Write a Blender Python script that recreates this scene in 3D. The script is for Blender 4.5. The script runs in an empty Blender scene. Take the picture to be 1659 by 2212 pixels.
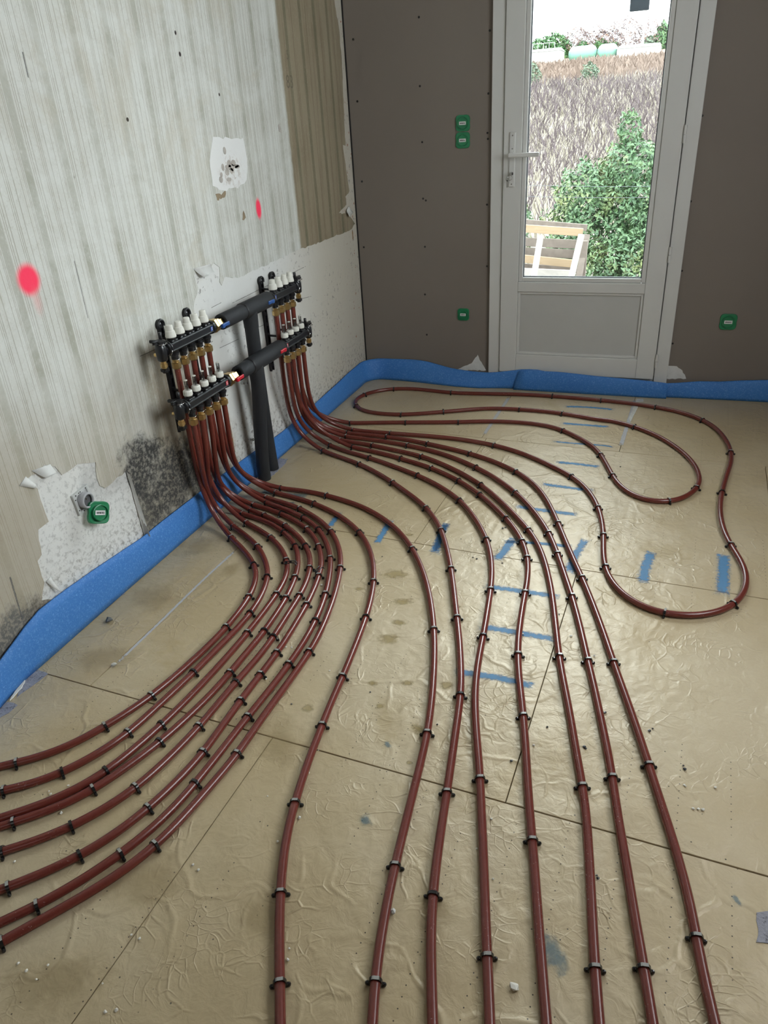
import bpy, bmesh, math, random
import numpy as np
from mathutils import Vector, Matrix

# ------------------------------------------------------------------ camera, world, lights, exposure
SC = bpy.context.scene
COL = SC.collection
FPX, PCX, PCY = 1575.0, 829.5, 1106.0
CAM = np.array([1.618, -3.950, 1.380])
_p, _r, _y = math.radians(28.48), math.radians(-3.66), math.radians(21.6)
_f = np.array([0, math.cos(_p), -math.sin(_p)]); _u = np.array([0, math.sin(_p), math.cos(_p)]); _x = np.array([1., 0, 0])
AX = math.cos(_r)*_x + math.sin(_r)*_u; AU = -math.sin(_r)*_x + math.cos(_r)*_u
_Z = np.array([[math.cos(_y), -math.sin(_y), 0], [math.sin(_y), math.cos(_y), 0], [0, 0, 1]])
AX, AU, AF = _Z@AX, _Z@AU, _Z@_f
cd = bpy.data.cameras.new('camera'); cam = bpy.data.objects.new('camera', cd); COL.objects.link(cam)
cd.sensor_fit = 'HORIZONTAL'; cd.sensor_width = 36.0; cd.lens = FPX/1659*36.0; cd.clip_start = .05; cd.clip_end = 500
cam.matrix_world = Matrix(((AX[0], AU[0], -AF[0], CAM[0]), (AX[1], AU[1], -AF[1], CAM[1]), (AX[2], AU[2], -AF[2], CAM[2]), (0, 0, 0, 1)))
SC.camera = cam

SKY = 8.5
w = bpy.data.worlds.new('overcast_sky'); SC.world = w; w.use_nodes = True
w.node_tree.nodes['Background'].inputs[0].default_value = (0.90, 0.96, 1.0, 1)
w.node_tree.nodes['Background'].inputs[1].default_value = SKY
def area(name, loc, target, sx, sy, power, col=(1, 1, 1)):
    l = bpy.data.lights.new(name, 'AREA'); l.shape = 'RECTANGLE'; l.size = sx; l.size_y = sy; l.energy = power; l.color = col
    o = bpy.data.objects.new(name, l); COL.objects.link(o); o.location = loc
    o.rotation_euler = (Vector(target)-Vector(loc)).to_track_quat('-Z', 'Y').to_euler(); return o
RX, NY, CZ = 2.70, -6.2, 2.55        # right wall, near wall, ceiling
area('side_window_fill', (RX-.02, -2.15, 1.62), (0.0, -1.9, .9), 1.3, 1.15, 26, (.97, .98, 1.0))  # fill lamp added in the unseen side window to brighten the left wall
area('rear_fill', (1.5, NY+.05, 1.6), (1.3, -3, .6), 1.6, 1.3, 7, (1.0, .98, .95))  # unseen fill lamp added before the near wall, which has no window
area('door_daylight_boost', (1.22, .75, 2.55), (1.0, -1.2, .3), 1.3, 1.1, 170, (.95, .98, 1.0))  # lamp added out of view above the door to strengthen the sky's light
SC.view_settings.view_transform = 'Standard'; SC.view_settings.look = 'None'
SC.view_settings.exposure = 0.10; SC.view_settings.gamma = 1.0; SC.view_settings.use_curve_mapping = False
SC.cycles.use_denoising = True
SC.cycles.max_bounces = 10; SC.cycles.diffuse_bounces = 5; SC.cycles.transparent_max_bounces = 16
SC.cycles.sample_clamp_indirect = 8

# survey helpers: a measured sight line met with a real plane of the room
def sight(px, py): return AX*(px-PCX)/FPX - AU*(py-PCY)/FPX + AF
def fl(px, py, z=0.0): d = sight(px, py); return CAM + d*((z-CAM[2])/d[2])
def wl(px, py, x=0.0): d = sight(px, py); return CAM + d*((x-CAM[0])/d[0])
def wb(px, py, y=0.0): d = sight(px, py); return CAM + d*((y-CAM[1])/d[1])

# ------------------------------------------------------------------ object helpers
def mesh(name, V, F, smooth=False):
    me = bpy.data.meshes.new(name); me.from_pydata([tuple(v) for v in V], [], [tuple(f) for f in F]); me.update()
    if smooth: me.polygons.foreach_set('use_smooth', [True]*len(me.polygons))
    return me
def link(name, me, mats, parent=None, loc=(0, 0, 0), rot=None, mw=None):
    o = bpy.data.objects.new(name, me); COL.objects.link(o)
    if mats is not None and me is not None and len(me.materials) == 0:
        for m in (mats if isinstance(mats, (list, tuple)) else [mats]): me.materials.append(m)
    if parent: o.parent = parent
    o.location = loc
    if rot is not None: o.rotation_euler = rot
    return o
def tag(o, label=None, cat=None, group=None, kind=None):
    if label: o['label'] = label
    if cat: o['category'] = cat
    if group: o['group'] = group
    if kind: o['kind'] = kind
    return o
def empty(name, loc): o = bpy.data.objects.new(name, None); COL.objects.link(o); o.location = loc; o.empty_display_size = .05; return o

class MB:
    """collects shapes in world coordinates and links them as one mesh, relative to its parent's place"""
    def __init__(s): s.V = []; s.F = []; s.S = []; s.M = []; s.mi = 0
    def add(s, V, F, smooth=False):
        n = len(s.V); s.V += [tuple(map(float, v)) for v in V]; s.F += [tuple(i+n for i in f) for f in F]
        s.S += [smooth]*len(F); s.M += [s.mi]*len(F); return s
    def box(s, a, b, bev=0.0, M=None):
        x0, y0, z0 = a; x1, y1, z1 = b
        if bev <= 0:
            V = [(x0,y0,z0),(x1,y0,z0),(x1,y1,z0),(x0,y1,z0),(x0,y0,z1),(x1,y0,z1),(x1,y1,z1),(x0,y1,z1)]
            F = [(3,2,1,0),(4,5,6,7),(0,1,5,4),(1,2,6,5),(2,3,7,6),(3,0,4,7)]
        else:
            bm = bmesh.new(); bmesh.ops.create_cube(bm, size=1)
            for v in bm.verts: v.co = Vector(((x0+x1)/2+v.co.x*(x1-x0), (y0+y1)/2+v.co.y*(y1-y0), (z0+z1)/2+v.co.z*(z1-z0)))
            bmesh.ops.bevel(bm, geom=list(bm.edges), offset=bev, segments=2, affect='EDGES', profile=.5)
            V = [v.co.copy() for v in bm.verts]; F = [[v.index for v in f.verts] for f in bm.faces]; bm.free()
        if M is not None: V = [M@Vector(v) for v in V]
        return s.add(V, F)
    def lathe(s, base, axis, prof, seg=20, smooth=True, hexa=False, phase=0.0, caps=True):
        """prof = [(distance along axis, radius)...]"""
        ax = Vector(axis).normalized(); h = Vector((0, 0, 1)) if abs(ax.z) < .9 else Vector((1, 0, 0))
        u = ax.cross(h).normalized(); v = ax.cross(u); base = Vector(base); V = []; F = []
        for t, r in prof:
            for k in range(seg):
                a = 2*math.pi*(k+phase)/seg; V.append(base+ax*t+u*(r*math.cos(a))+v*(r*math.sin(a)))
        n = len(prof)
        for i in range(n-1):
            for k in range(seg):
                k2 = (k+1) % seg; F.append((i*seg+k, i*seg+k2, (i+1)*seg+k2, (i+1)*seg+k))
        s.add(V, F, smooth)
        if caps: s.add(V[:seg], [tuple(range(seg))[::-1]], False); s.add(V[-seg:], [tuple(range(seg))], False)
        return s
    def cyl(s, a, b, r, seg=16, r2=None, smooth=True, phase=0.0, bev=0.0):
        a = Vector(a); b = Vector(b); L = (b-a).length; r2 = r if r2 is None else r2
        prof = [(0, r), (L, r2)] if bev <= 0 else [(0, r-bev), (bev, r), (L-bev, r2), (L, r2-bev)]
        return s.lathe(a, b-a, prof, seg, smooth, phase=phase)
    def tube(s, pts, r, seg=10, smooth=True, caps=True, rr=None):
        P = np.array(pts, float); n = len(P); T = np.gradient(P, axis=0); T /= np.linalg.norm(T, axis=1)[:, None]
        V = []; up = np.array([0, 0, 1.]) if abs(T[0][2]) < .9 else np.array([0, 1., 0]); u = np.cross(T[0], up); u /= np.linalg.norm(u)
        for i in range(n):
            u = u-T[i]*(u@T[i]); u /= np.linalg.norm(u); v = np.cross(T[i], u); ri = r if rr is None else rr[i]
            for k in range(seg):
                a = 2*math.pi*k/seg; V.append(P[i]+u*ri*math.cos(a)+v*ri*math.sin(a))
        F = [(i*seg+k, i*seg+(k+1) % seg, (i+1)*seg+(k+1) % seg, (i+1)*seg+k) for i in range(n-1) for k in range(seg)]
        s.add(V, F, smooth)
        if caps: s.add(V[:seg], [tuple(range(seg))[::-1]]); s.add(V[-seg:], [tuple(range(seg))])
        return s
    def me(s, name, L=(0, 0, 0)):
        m = mesh(name, [(v[0]-L[0], v[1]-L[1], v[2]-L[2]) for v in s.V], s.F)
        m.polygons.foreach_set('use_smooth', s.S); m.polygons.foreach_set('material_index', s.M); return m
    def build(s, name, mats, parent=None, L=None):
        """with a parent: geometry goes relative to the parent's location; alone: relative to L"""
        if parent is not None:
            q = parent; T = Vector((0, 0, 0))
            while q is not None: T += q.location; q = q.parent
            return link(name, s.me(name, T), mats, parent)
        L = L or (0, 0, 0); return link(name, s.me(name, L), mats, None, L)

# ------------------------------------------------------------------ materials
class NT:
    def __init__(s, name):
        s.m = bpy.data.materials.new(name); s.m.use_nodes = True; s.t = s.m.node_tree; s.b = s.t.nodes['Principled BSDF']
        s.co = s.t.nodes.new('ShaderNodeNewGeometry').outputs['Position']
    def n(s, k, **kw):
        nd = s.t.nodes.new(k)
        for a, b in kw.items(): setattr(nd, a, b)
        return nd
    def set(s, sock, v):
        if isinstance(v, bpy.types.NodeSocket): s.t.links.new(v, sock)
        else: sock.default_value = v
    def math(s, op, a, b=0.0, c=None, clamp=False):
        nd = s.n('ShaderNodeMath', operation=op, use_clamp=clamp); s.set(nd.inputs[0], a); s.set(nd.inputs[1], b)
        if c is not None: s.set(nd.inputs[2], c)
        return nd.outputs[0]
    def xyz(s, v=None): nd = s.n('ShaderNodeSeparateXYZ'); s.set(nd.inputs[0], v or s.co); return nd.outputs
    def map(s, scale=(1, 1, 1), loc=(0, 0, 0), rot=(0, 0, 0), v=None):
        nd = s.n('ShaderNodeMapping'); s.set(nd.inputs[0], v or s.co); nd.inputs['Scale'].default_value = scale
        nd.inputs['Location'].default_value = loc; nd.inputs['Rotation'].default_value = rot; return nd.outputs[0]
    def noise(s, scale, detail=3, rough=.5, v=None, dist=0.0):
        nd = s.n('ShaderNodeTexNoise'); s.set(nd.inputs['Vector'], v or s.co); nd.inputs['Scale'].default_value = scale
        nd.inputs['Detail'].default_value = detail; nd.inputs['Roughness'].default_value = rough; nd.inputs['Distortion'].default_value = dist
        return nd.outputs[0]
    def voro(s, scale, feature='F1', v=None, out=0):
        nd = s.n('ShaderNodeTexVoronoi', feature=feature); s.set(nd.inputs['Vector'], v or s.co); nd.inputs['Scale'].default_value = scale
        return nd.outputs[out]
    def step(s, v, a, b, ta=0.0, tb=1.0):
        nd = s.n('ShaderNodeMapRange', interpolation_type='SMOOTHSTEP'); s.set(nd.inputs[0], v)
        nd.inputs[1].default_value = a; nd.inputs[2].default_value = b; nd.inputs[3].default_value = ta; nd.inputs[4].default_value = tb; return nd.outputs[0]
    def mix(s, f, a, b):
        nd = s.n('ShaderNodeMix', data_type='RGBA'); s.set(nd.inputs[0], f)
        s.set(nd.inputs[6], a if isinstance(a, bpy.types.NodeSocket) else (*a, 1)); s.set(nd.inputs[7], b if isinstance(b, bpy.types.NodeSocket) else (*b, 1)); return nd.outputs[2]
    def bump(s, h, strength=.3, dist=.01, prev=None):
        nd = s.n('ShaderNodeBump'); nd.inputs['Strength'].default_value = strength; nd.inputs['Distance'].default_value = dist
        s.set(nd.inputs['Height'], h)
        if prev: s.set(nd.inputs['Normal'], prev)
        return nd.outputs[0]
    def out(s, col=None, rough=.5, metal=0.0, normal=None, spec=None, alpha=None, coat=None):
        b = s.b
        if col is not None: s.set(b.inputs['Base Color'], col if isinstance(col, bpy.types.NodeSocket) else (*col, 1))
        s.set(b.inputs['Roughness'], rough); s.set(b.inputs['Metallic'], metal)
        if normal: s.set(b.inputs['Normal'], normal)
        if spec is not None: s.set(b.inputs['Specular IOR Level'], spec)
        if alpha is not None: s.set(b.inputs['Alpha'], alpha)
        if coat is not None: s.set(b.inputs['Coat Weight'], coat)
        return s.m
    def spot(s, cy, cz, ry, rz, a=.8, b=1.15, dn=None):
        """soft-edged ellipse on the left wall, in wall coordinates (y, z): 1 inside, 0 outside"""
        _, y, z = s.xyz()
        dy = s.math('DIVIDE', s.math('SUBTRACT', y, cy), ry); dz = s.math('DIVIDE', s.math('SUBTRACT', z, cz), rz)
        d = s.math('SQRT', s.math('ADD', s.math('MULTIPLY', dy, dy), s.math('MULTIPLY', dz, dz)))
        if dn is not None: d = s.math('ADD', d, dn)
        return s.step(d, a, b, 1.0, 0.0)

def simple(name, col, rough=.5, metal=0.0, nscale=60, namt=.12, bump=.08, spec=None, coat=None):
    t = NT(name); nz = t.noise(nscale, 4, .6)
    c2 = tuple(c*(1-namt*2) for c in col); c1 = tuple(min(1, c*(1+namt)) for c in col)
    return t.out(t.mix(nz, c2, c1), rough, metal, t.bump(nz, bump, .002) if bump else None, spec, coat=coat)

# board foil: satin buff facing, creased, with rows of pin holes
t = NT('board_foil'); YB = math.radians(-2.3)
bc = t.map(rot=(0, 0, -YB))
wv = t.n('ShaderNodeVectorMath', operation='ADD'); nd = t.n('ShaderNodeTexNoise'); nd.inputs['Scale'].default_value = 5; t.set(nd.inputs['Vector'], t.co)
t.set(wv.inputs[0], t.co); sc_ = t.n('ShaderNodeVectorMath', operation='SCALE'); t.set(sc_.inputs[0], nd.outputs['Color']); sc_.inputs['Scale'].default_value = .22; t.set(wv.inputs[1], sc_.outputs[0])
e1 = t.voro(5.0, 'DISTANCE_TO_EDGE', wv.outputs[0]); e1s = t.step(e1, 0.0, .06, 1.0, 0.0)
e2 = t.voro(17.0, 'DISTANCE_TO_EDGE', wv.outputs[0]); e2s = t.step(e2, 0.0, .09, 1.0, 0.0)
sparse = t.step(t.noise(2.6, 2, .5), .42, .66); sparse2 = t.step(t.noise(7.0, 2, .5), .50, .68)
big = t.noise(6.0, 3, .5); mid = t.noise(26.0, 4, .55, dist=.6)
grid = t.math('MULTIPLY', t.math('SINE', t.math('MULTIPLY', t.xyz(bc)[0], 190.0)), t.step(t.noise(1.7, 1, .5), .5, .7))
h = t.math('ADD', t.math('MULTIPLY', big, 1.3), t.math('MULTIPLY', mid, .42))
h = t.math('ADD', h, t.math('MULTIPLY', t.math('MULTIPLY', e1s, sparse), .20))
h = t.math('ADD', h, t.math('MULTIPLY', t.math('MULTIPLY', e2s, sparse2), .17))
h = t.math('ADD', h, t.math('MULTIPLY', grid, .035))
e3s = t.step(t.voro(38.0, 'DISTANCE_TO_EDGE', wv.outputs[0]), 0.0, .10, 1.0, 0.0); h = t.math('ADD', h, t.math('MULTIPLY', t.math('MULTIPLY', e3s, t.step(t.noise(5.0, 3, .6), .52, .66)), .11))
patchy = t.step(t.noise(1.1, 4, .6), .38, .64); fine = t.noise(150, 3, .6)
c = t.mix(patchy, (.475, .375, .225), (.555, .465, .32)); c = t.mix(t.math('MULTIPLY', fine, .35), c, (.34, .27, .16))
X_, Y_, _ = t.xyz(bc)
lx = t.math('ABSOLUTE', t.math('SUBTRACT', t.math('FRACT', t.math('DIVIDE', X_, .108)), .5)); ly = t.math('ABSOLUTE', t.math('SUBTRACT', t.math('FRACT', t.math('DIVIDE', Y_, .021)), .5))
lx = t.math('MULTIPLY', lx, .108); ly = t.math('MULTIPLY', ly, .021)
dd = t.math('SQRT', t.math('ADD', t.math('MULTIPLY', lx, lx), t.math('MULTIPLY', ly, ly)))
dot = t.math('MULTIPLY', t.step(dd, .0010, .0017, 1.0, 0.0), t.step(t.noise(2.1, 1, .5), .50, .53))
c = t.mix(dot, c, (.05, .04, .03))
blotch = t.math('MULTIPLY', t.step(t.noise(2.3, 5, .65, dist=.4), .60, .72), .45); c = t.mix(blotch, c, (.36, .265, .12))
speck = t.step(t.voro(34, 'F1'), .05, .075, 1.0, 0.0); sp2 = t.math('MULTIPLY', speck, t.step(t.noise(4, 1, .5), .5, .55)); c = t.mix(sp2, c, (.12, .10, .07))
M_board = t.out(c, t.math('ADD', .36, t.math('MULTIPLY', mid, .16)), .08, t.bump(h, .75, .010), .5)

# plaster board (grey-brown paper) of the far wall
t = NT('plasterboard_paper'); c = t.mix(t.noise(1.2, 4, .6), (.18, .153, .130), (.23, .198, .168)); fib = t.noise(400, 2, .5)
M_pb = t.out(t.mix(t.math('MULTIPLY', fib, .2), c, (.18, .15, .13)), .85, 0, t.bump(fib, .08, .001))

# wallpaper
t = NT('striped_wallpaper'); _, Y_, Z_ = t.xyz()
wob = t.math('MULTIPLY', t.math('SUBTRACT', t.noise(1.3, 2, .5), .5), .012); yy = t.math('ADD', Y_, wob)
ph = t.math('FRACT', t.math('DIVIDE', t.math('ADD', yy, 2.273+.0125), .1485))       # 0.. .17 = dark band
def band(a, b, e=.012): return t.math('MULTIPLY', t.step(ph, a-e, a+e), t.step(ph, b-e, b+e, 1.0, 0.0))
worn = t.step(t.noise(3.0, 5, .6), .30, .62); fibre = t.noise(230, 4, .7, v=t.map(scale=(1, 1, .35))); squig = t.noise(90, 4, .65, dist=1.5); streak = t.noise(28, 4, .6, v=t.map(scale=(1, 1, .07)))
c = t.mix(t.noise(2.0, 5, .6), (.50, .495, .455), (.65, .66, .62))
gb = t.math('MULTIPLY', band(.02, .19), t.math('SUBTRACT', 1.0, t.math('MULTIPLY', worn, .35)))
c = t.mix(t.math('MULTIPLY', gb, .88), c, (.32, .315, .255))
for a in (.235, .275, .34, .50, .54, .58, .70, .86, .955, .985):
    c = t.mix(t.math('MULTIPLY', band(a, a+.016, .008), .72), c, (.24, .225, .17))
for a in (.25, .515, .875, .97): c = t.mix(t.math('MULTIPLY', band(a, a+.01, .008), .5), c, (.74, .74, .70))
c = t.mix(t.math('MULTIPLY', t.step(squig, .52, .66), .30), c, (.36, .34, .28))
c = t.mix(t.math('MULTIPLY', t.step(streak, .52, .70), .22), c, (.38, .345, .27))
cloud = t.step(t.noise(4.5, 6, .7, dist=.3), .40, .62); c = t.mix(t.math('MULTIPLY', cloud, .38), c, (.70, .715, .69))
blot = t.math('MULTIPLY', t.step(t.noise(2.2, 6, .72, dist=.5), .52, .68), .42); c = t.mix(blot, c, (.46, .415, .32))
c = t.mix(t.math('MULTIPLY', t.step(fibre, .56, .72), .35), c, (.78, .79, .76))
# aged, browner lengths near the corner
old = t.step(t.math('ADD', Y_, t.math('MULTIPLY', t.noise(14, 3, .6), .02)), -.712, -.690); cb = t.mix(t.noise(3, 4, .6), (.21, .165, .105), (.36, .31, .225))
cb = t.mix(t.math('MULTIPLY', gb, .9), cb, (.15, .14, .09)); cb = t.mix(t.math('MULTIPLY', band(.50, .54), .5), cb, (.16, .12, .08))
cb = t.mix(t.math('MULTIPLY', t.step(streak, .46, .62), .32), cb, (.15, .115, .07)); cb = t.mix(t.math('MULTIPLY', t.step(fibre, .54, .70), .30), cb, (.46, .42, .33))
c = t.mix(old, c, cb)
# yellowed and damp-stained lower part
low = t.math('MULTIPLY', t.step(t.math('ADD', Z_, t.math('MULTIPLY', t.noise(1.6, 4, .6), .9)), .75, 1.35, 1.0, 0.0), t.math('SUBTRACT', 1.0, old))
c = t.mix(t.math('MULTIPLY', low, .68), c, (.36, .30, .21))
nm = t.math('MULTIPLY', t.math('SUBTRACT', t.noise(9, 6, .75), .5), 2.6)
speckm = t.step(t.noise(75, 5, .7), .42, .54)
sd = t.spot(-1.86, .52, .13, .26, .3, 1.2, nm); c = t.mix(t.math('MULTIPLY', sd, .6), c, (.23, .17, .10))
def mould(c, cy, cz, ry, rz, amt=.97, col=(.045, .045, .045)):
    m = t.spot(cy, cz, ry, rz, .55, 1.25, nm); return t.mix(t.math('MULTIPLY', t.math('MULTIPLY', m, amt), t.math('ADD', .55, t.math('MULTIPLY', speckm, .45))), c, col)
c = mould(c, -2.11, .36, .115, .13); c = mould(c, -1.96, .25, .17, .13, .95); c = mould(c, -2.15, .20, .09, .10, .8)
c = mould(c, -1.78, .22, .13, .15, .9); c = mould(c, -2.79, .12, .16, .10, .8, (.06, .065, .075)); c = mould(c, -2.66, .12, .06, .07, .6, (.12, .09, .06))
# small holes and pricks
hl = t.voro(4.3, 'F1'); c = t.mix(t.math('MULTIPLY', t.step(hl, .022, .03, 1.0, 0.0), t.step(t.noise(1.9, 1, .5), .5, .54)), c, (.05, .04, .03))
for (py_, pz_, ry_, rz_) in [(-1.468, 1.66, .006, .007), (-1.462, 1.60, .007, .008), (-1.246, 1.482, .005, .006), (-2.515, 1.24, .005, .004), (-2.49, 1.243, .003, .003)]:
    c = t.mix(t.spot(py_, pz_, ry_, rz_, .7, 1.1), c, (.03, .02, .02))
for (py_, pz_, ry_, rz_) in [(-2.369, 1.044, .040, .042), (-1.063, 1.070, .022, .040)]:      # sprayed setting-out marks
    c = t.mix(t.spot(py_, pz_, ry_, rz_, .62, 1.25), c, (1.0, .05, .12))
c = t.mix(t.math('MULTIPLY', t.spot(-2.36, .985, .022, .05, .0, 1.1), .35), c, (.85, .30, .30))
hgt = t.math('ADD', t.math('MULTIPLY', fibre, .5), t.math('MULTIPLY', squig, .5))
M_paper = t.out(c, .8, 0, t.bump(hgt, .35, .003), .3)

# old white plaster under it
t = NT('bare_plaster'); _, Y_, Z_ = t.xyz()
c = t.mix(t.noise(1.8, 5, .6), (.60, .585, .54), (.76, .77, .77)); nm = t.math('MULTIPLY', t.math('SUBTRACT', t.noise(9, 6, .75), .5), 2.4)
yel = t.step(Y_, -1.15, -.35); c = t.mix(t.math('MULTIPLY', yel, .85), c, (.50, .46, .385))
dirt = t.math('MULTIPLY', t.step(t.noise(42, 6, .7), .565, .63), t.step(t.noise(3.4, 3, .6), .42, .6)); c = t.mix(t.math('MULTIPLY', dirt, .75), c, (.20, .18, .17))
mot = t.math('MULTIPLY', t.step(t.noise(60, 5, .7), .50, .62), t.step(Y_, -2.15, -2.12, 1.0, 0.0)); c = t.mix(t.math('MULTIPLY', mot, .45), c, (.30, .29, .28))
c = t.mix(t.math('MULTIPLY', t.spot(-2.25, .44, .16, .14, .3, 1.1, nm), .35), c, (.2, .19, .19))
lowd = t.math('MULTIPLY', t.step(Z_, .10, .32, 1.0, 0.0), t.step(t.noise(55, 5, .7), .5, .62)); c = t.mix(t.math('MULTIPLY', lowd, .7), c, (.16, .14, .12))
br = t.math('MULTIPLY', t.spot(-1.62, .12, .16, .30, .3, 1.2, nm), .6); c = t.mix(br, c, (.30, .24, .17))
rd = t.math('MULTIPLY', t.step(Y_, -.35, -.05), t.step(t.noise(30, 5, .7), .60, .68)); c = t.mix(rd, c, (.30, .10, .05))
M_plaster = t.out(c, .85, 0, t.bump(t.noise(35, 5, .6), .3, .004), .3)
M_torn = simple('torn_backing', (.70, .70, .68), .9, nscale=30, namt=.12, bump=.3)
t = NT('scraped_plaster'); n1 = t.step(t.noise(45, 6, .75, dist=.5), .50, .60); reg = t.spot(-1.24, 1.225, .105, .075, .3, 1.1); M_scrape = t.out(t.mix(t.math('MULTIPLY', t.math('MULTIPLY', n1, reg), .75), (.74, .74, .73), (.42, .35, .29)), .9, 0, t.bump(t.noise(45, 6, .75), .6, .004))
M_gouge = simple('gouged_plaster', (.50, .46, .42), .95, nscale=38, namt=.25, bump=.9)
M_kraft = simple('brown_backing', (.30, .23, .15), .9, nscale=25, namt=.3, bump=.5)

# blue perimeter foam
t = NT('blue_foam'); n1 = t.noise(170, 4, .75, dist=.8); n2 = t.noise(4, 3, .6)
c = t.mix(n2, (.035, .165, .50), (.055, .225, .60)); c = t.mix(t.math('MULTIPLY', t.step(n1, .50, .70), .55), c, (.25, .50, .85))
M_blue = t.out(c, .55, 0, t.bump(n1, .45, .003), .45)
# heating pipe
t = NT('red_pipe'); n1 = t.noise(90, 3, .7, v=t.map(scale=(1, 1, 1))); scr = t.step(t.noise(260, 2, .5), .66, .74); sel = t.step(t.noise(6, 2, .5), .52, .6)
c = t.mix(n1, (.115, .020, .014), (.170, .033, .023)); c = t.mix(t.math('MULTIPLY', t.math('MULTIPLY', scr, sel), .6), c, (.50, .33, .30))
M_pipe = t.out(c, .27, 0, None, .62)
M_black = simple('black_plastic', (.012, .012, .014), .36, nscale=120, bump=.03, spec=.5)
M_clip = simple('clip_plastic', (.010, .010, .011), .26, nscale=150, bump=.02, spec=.7)
M_mani = simple('manifold_plastic', (.009, .010, .013), .30, nscale=90, bump=.04, spec=.6)
M_brass = simple('brass', (.72, .52, .24), .30, 1.0, 60, .08, .03)
M_chrome = simple('chrome', (.62, .62, .62), .16, 1.0, 60, .05, .0)
M_cap = simple('white_cap_plastic', (.72, .71, .65), .42, nscale=60, namt=.04, bump=.03)
M_bluep = simple('blue_lever_plastic', (.02, .085, .30), .35, nscale=60, bump=.03)
M_redp = simple('red_lever_plastic', (.55, .015, .03), .30, nscale=60, bump=.03)
M_lblue = simple('blue_sticker', (.03, .08, .36), .4, bump=0); M_lred = simple('red_sticker', (.60, .06, .08), .4, bump=0)
M_white = simple('white_print', (.8, .8, .8), .5, bump=0); M_ink = simple('black_print', (.03, .03, .03), .6, bump=0)
t = NT('pipe_insulation'); n1 = t.noise(300, 3, .6); M_ins = t.out(t.mix(n1, (.010, .011, .014), (.020, .022, .026)), .68, 0, t.bump(n1, .2, .002), .45)
M_pvc = simple('white_pvc', (.62, .62, .60), .38, nscale=6, namt=.02, bump=0)
M_pvcpanel = simple('pvc_panel', (.50, .50, .48), .5, nscale=9, namt=.03, bump=.02)
M_rubber = simple('grey_gasket', (.16, .18, .20), .6, bump=0)
M_screw = simple('black_screw', (.01, .01, .01), .6, bump=0)
M_green = simple('green_box_plastic', (.012, .21, .085), .32, nscale=30, namt=.15, bump=.03, spec=.6)
M_sock = simple('socket_metal', (.62, .63, .62), .45, .3, 60, .1, .05); M_sockg = simple('socket_grey', (.42, .42, .44), .4, bump=0); M_sockd = simple('socket_dark', (.11, .11, .115), .5, bump=0)
t = NT('concrete_screed'); n1 = t.noise(40, 6, .7); n2 = t.step(t.noise(90, 5, .7), .54, .62)
M_conc = t.out(t.mix(t.math('MULTIPLY', n2, .7), t.mix(n1, (.20, .20, .235), (.40, .40, .45)), (.06, .06, .07)), .9, 0, t.bump(n1, 1.0, .006))
M_mortar = simple('cement_lump', (.12, .12, .12), .95, nscale=70, namt=.3, bump=.9)
M_crumb = simple('white_crumb', (.75, .73, .66), .8, nscale=200, namt=.1, bump=.3)
M_foam = simple('foam_bead', (.62, .62, .58), .8, nscale=60, namt=.2, bump=.6)
M_subfloor = simple('sub_floor', (.06, .055, .05), .95)
M_ceil = simple('ceiling_paint', (.40, .39, .37), .9, nscale=3, namt=.03); M_side = simple('side_wall_paper', (.26, .24, .22), .9, nscale=2, namt=.06)
M_wood = NT('raw_timber'); t = M_wood; g = t.noise(14, 5, .6, v=t.map(scale=(.6, 1, 6)), dist=.4); M_wood = t.out(t.mix(g, (.20, .135, .075), (.30, .22, .14)), .75)
M_wood2 = simple('weathered_timber', (.155, .125, .105), .9, nscale=20, namt=.25)
M_woodw = simple('pale_timber', (.30, .275, .25), .85, nscale=14, namt=.15)
M_leaf = None
def leafmat(name, a, b, c3):
    t = NT(name); n1 = t.noise(9, 4, .7); n2 = t.noise(3, 2, .5); c = t.mix(t.step(n1, .35, .65), a, b); c = t.mix(t.step(n2, .5, .72), c, c3)
    m = t.out(c, .5, 0, None, .5); t.set(t.b.inputs['Subsurface Weight'], 0.0); return m
M_leaf = leafmat('green_leaves', (.045, .095, .045), (.085, .15, .06), (.17, .20, .075))
M_leafd = leafmat('pine_leaves', (.035, .09, .03), (.07, .15, .05), (.10, .17, .05))
M_autumn = leafmat('autumn_twigs', (.13, .10, .12), (.19, .12, .09), (.24, .13, .08))
M_olive = leafmat('olive_leaves', (.08, .12, .075), (.13, .17, .11), (.16, .19, .12))
t = NT('field_soil'); n1 = t.noise(1.8, 6, .7); n2 = t.noise(9, 5, .7); _, Y_, _ = t.xyz()
c = t.mix(n1, (.15, .125, .105), (.22, .19, .155)); c = t.mix(t.math('MULTIPLY', t.step(n2, .45, .65), .6), c, (.26, .23, .19)); c = t.mix(t.math('MULTIPLY', t.step(Y_, 38, 46), .8), c, (.165, .115, .085)); M_soil = t.out(c, .95)
M_twig = simple('vine_canes', (.105, .080, .082), .9, nscale=3, namt=.2, bump=0)
M_grass = simple('dry_grass', (.30, .265, .21), .9, nscale=3, namt=.2, bump=0)
M_rust = simple('russet_vines', (.20, .145, .115), .9, nscale=2, namt=.25, bump=0)
M_tank = simple('pale_green_tank', (.15, .30, .23), .4, nscale=2, namt=.05, bump=0)
M_tankw = simple('white_sheet', (.42, .42, .40), .5, nscale=2, namt=.03, bump=0)
M_wire = simple('wire', (.10, .11, .12), .5, bump=0); M_slate = simple('slate_plate', (.045, .055, .07), .5, bump=0)
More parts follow.
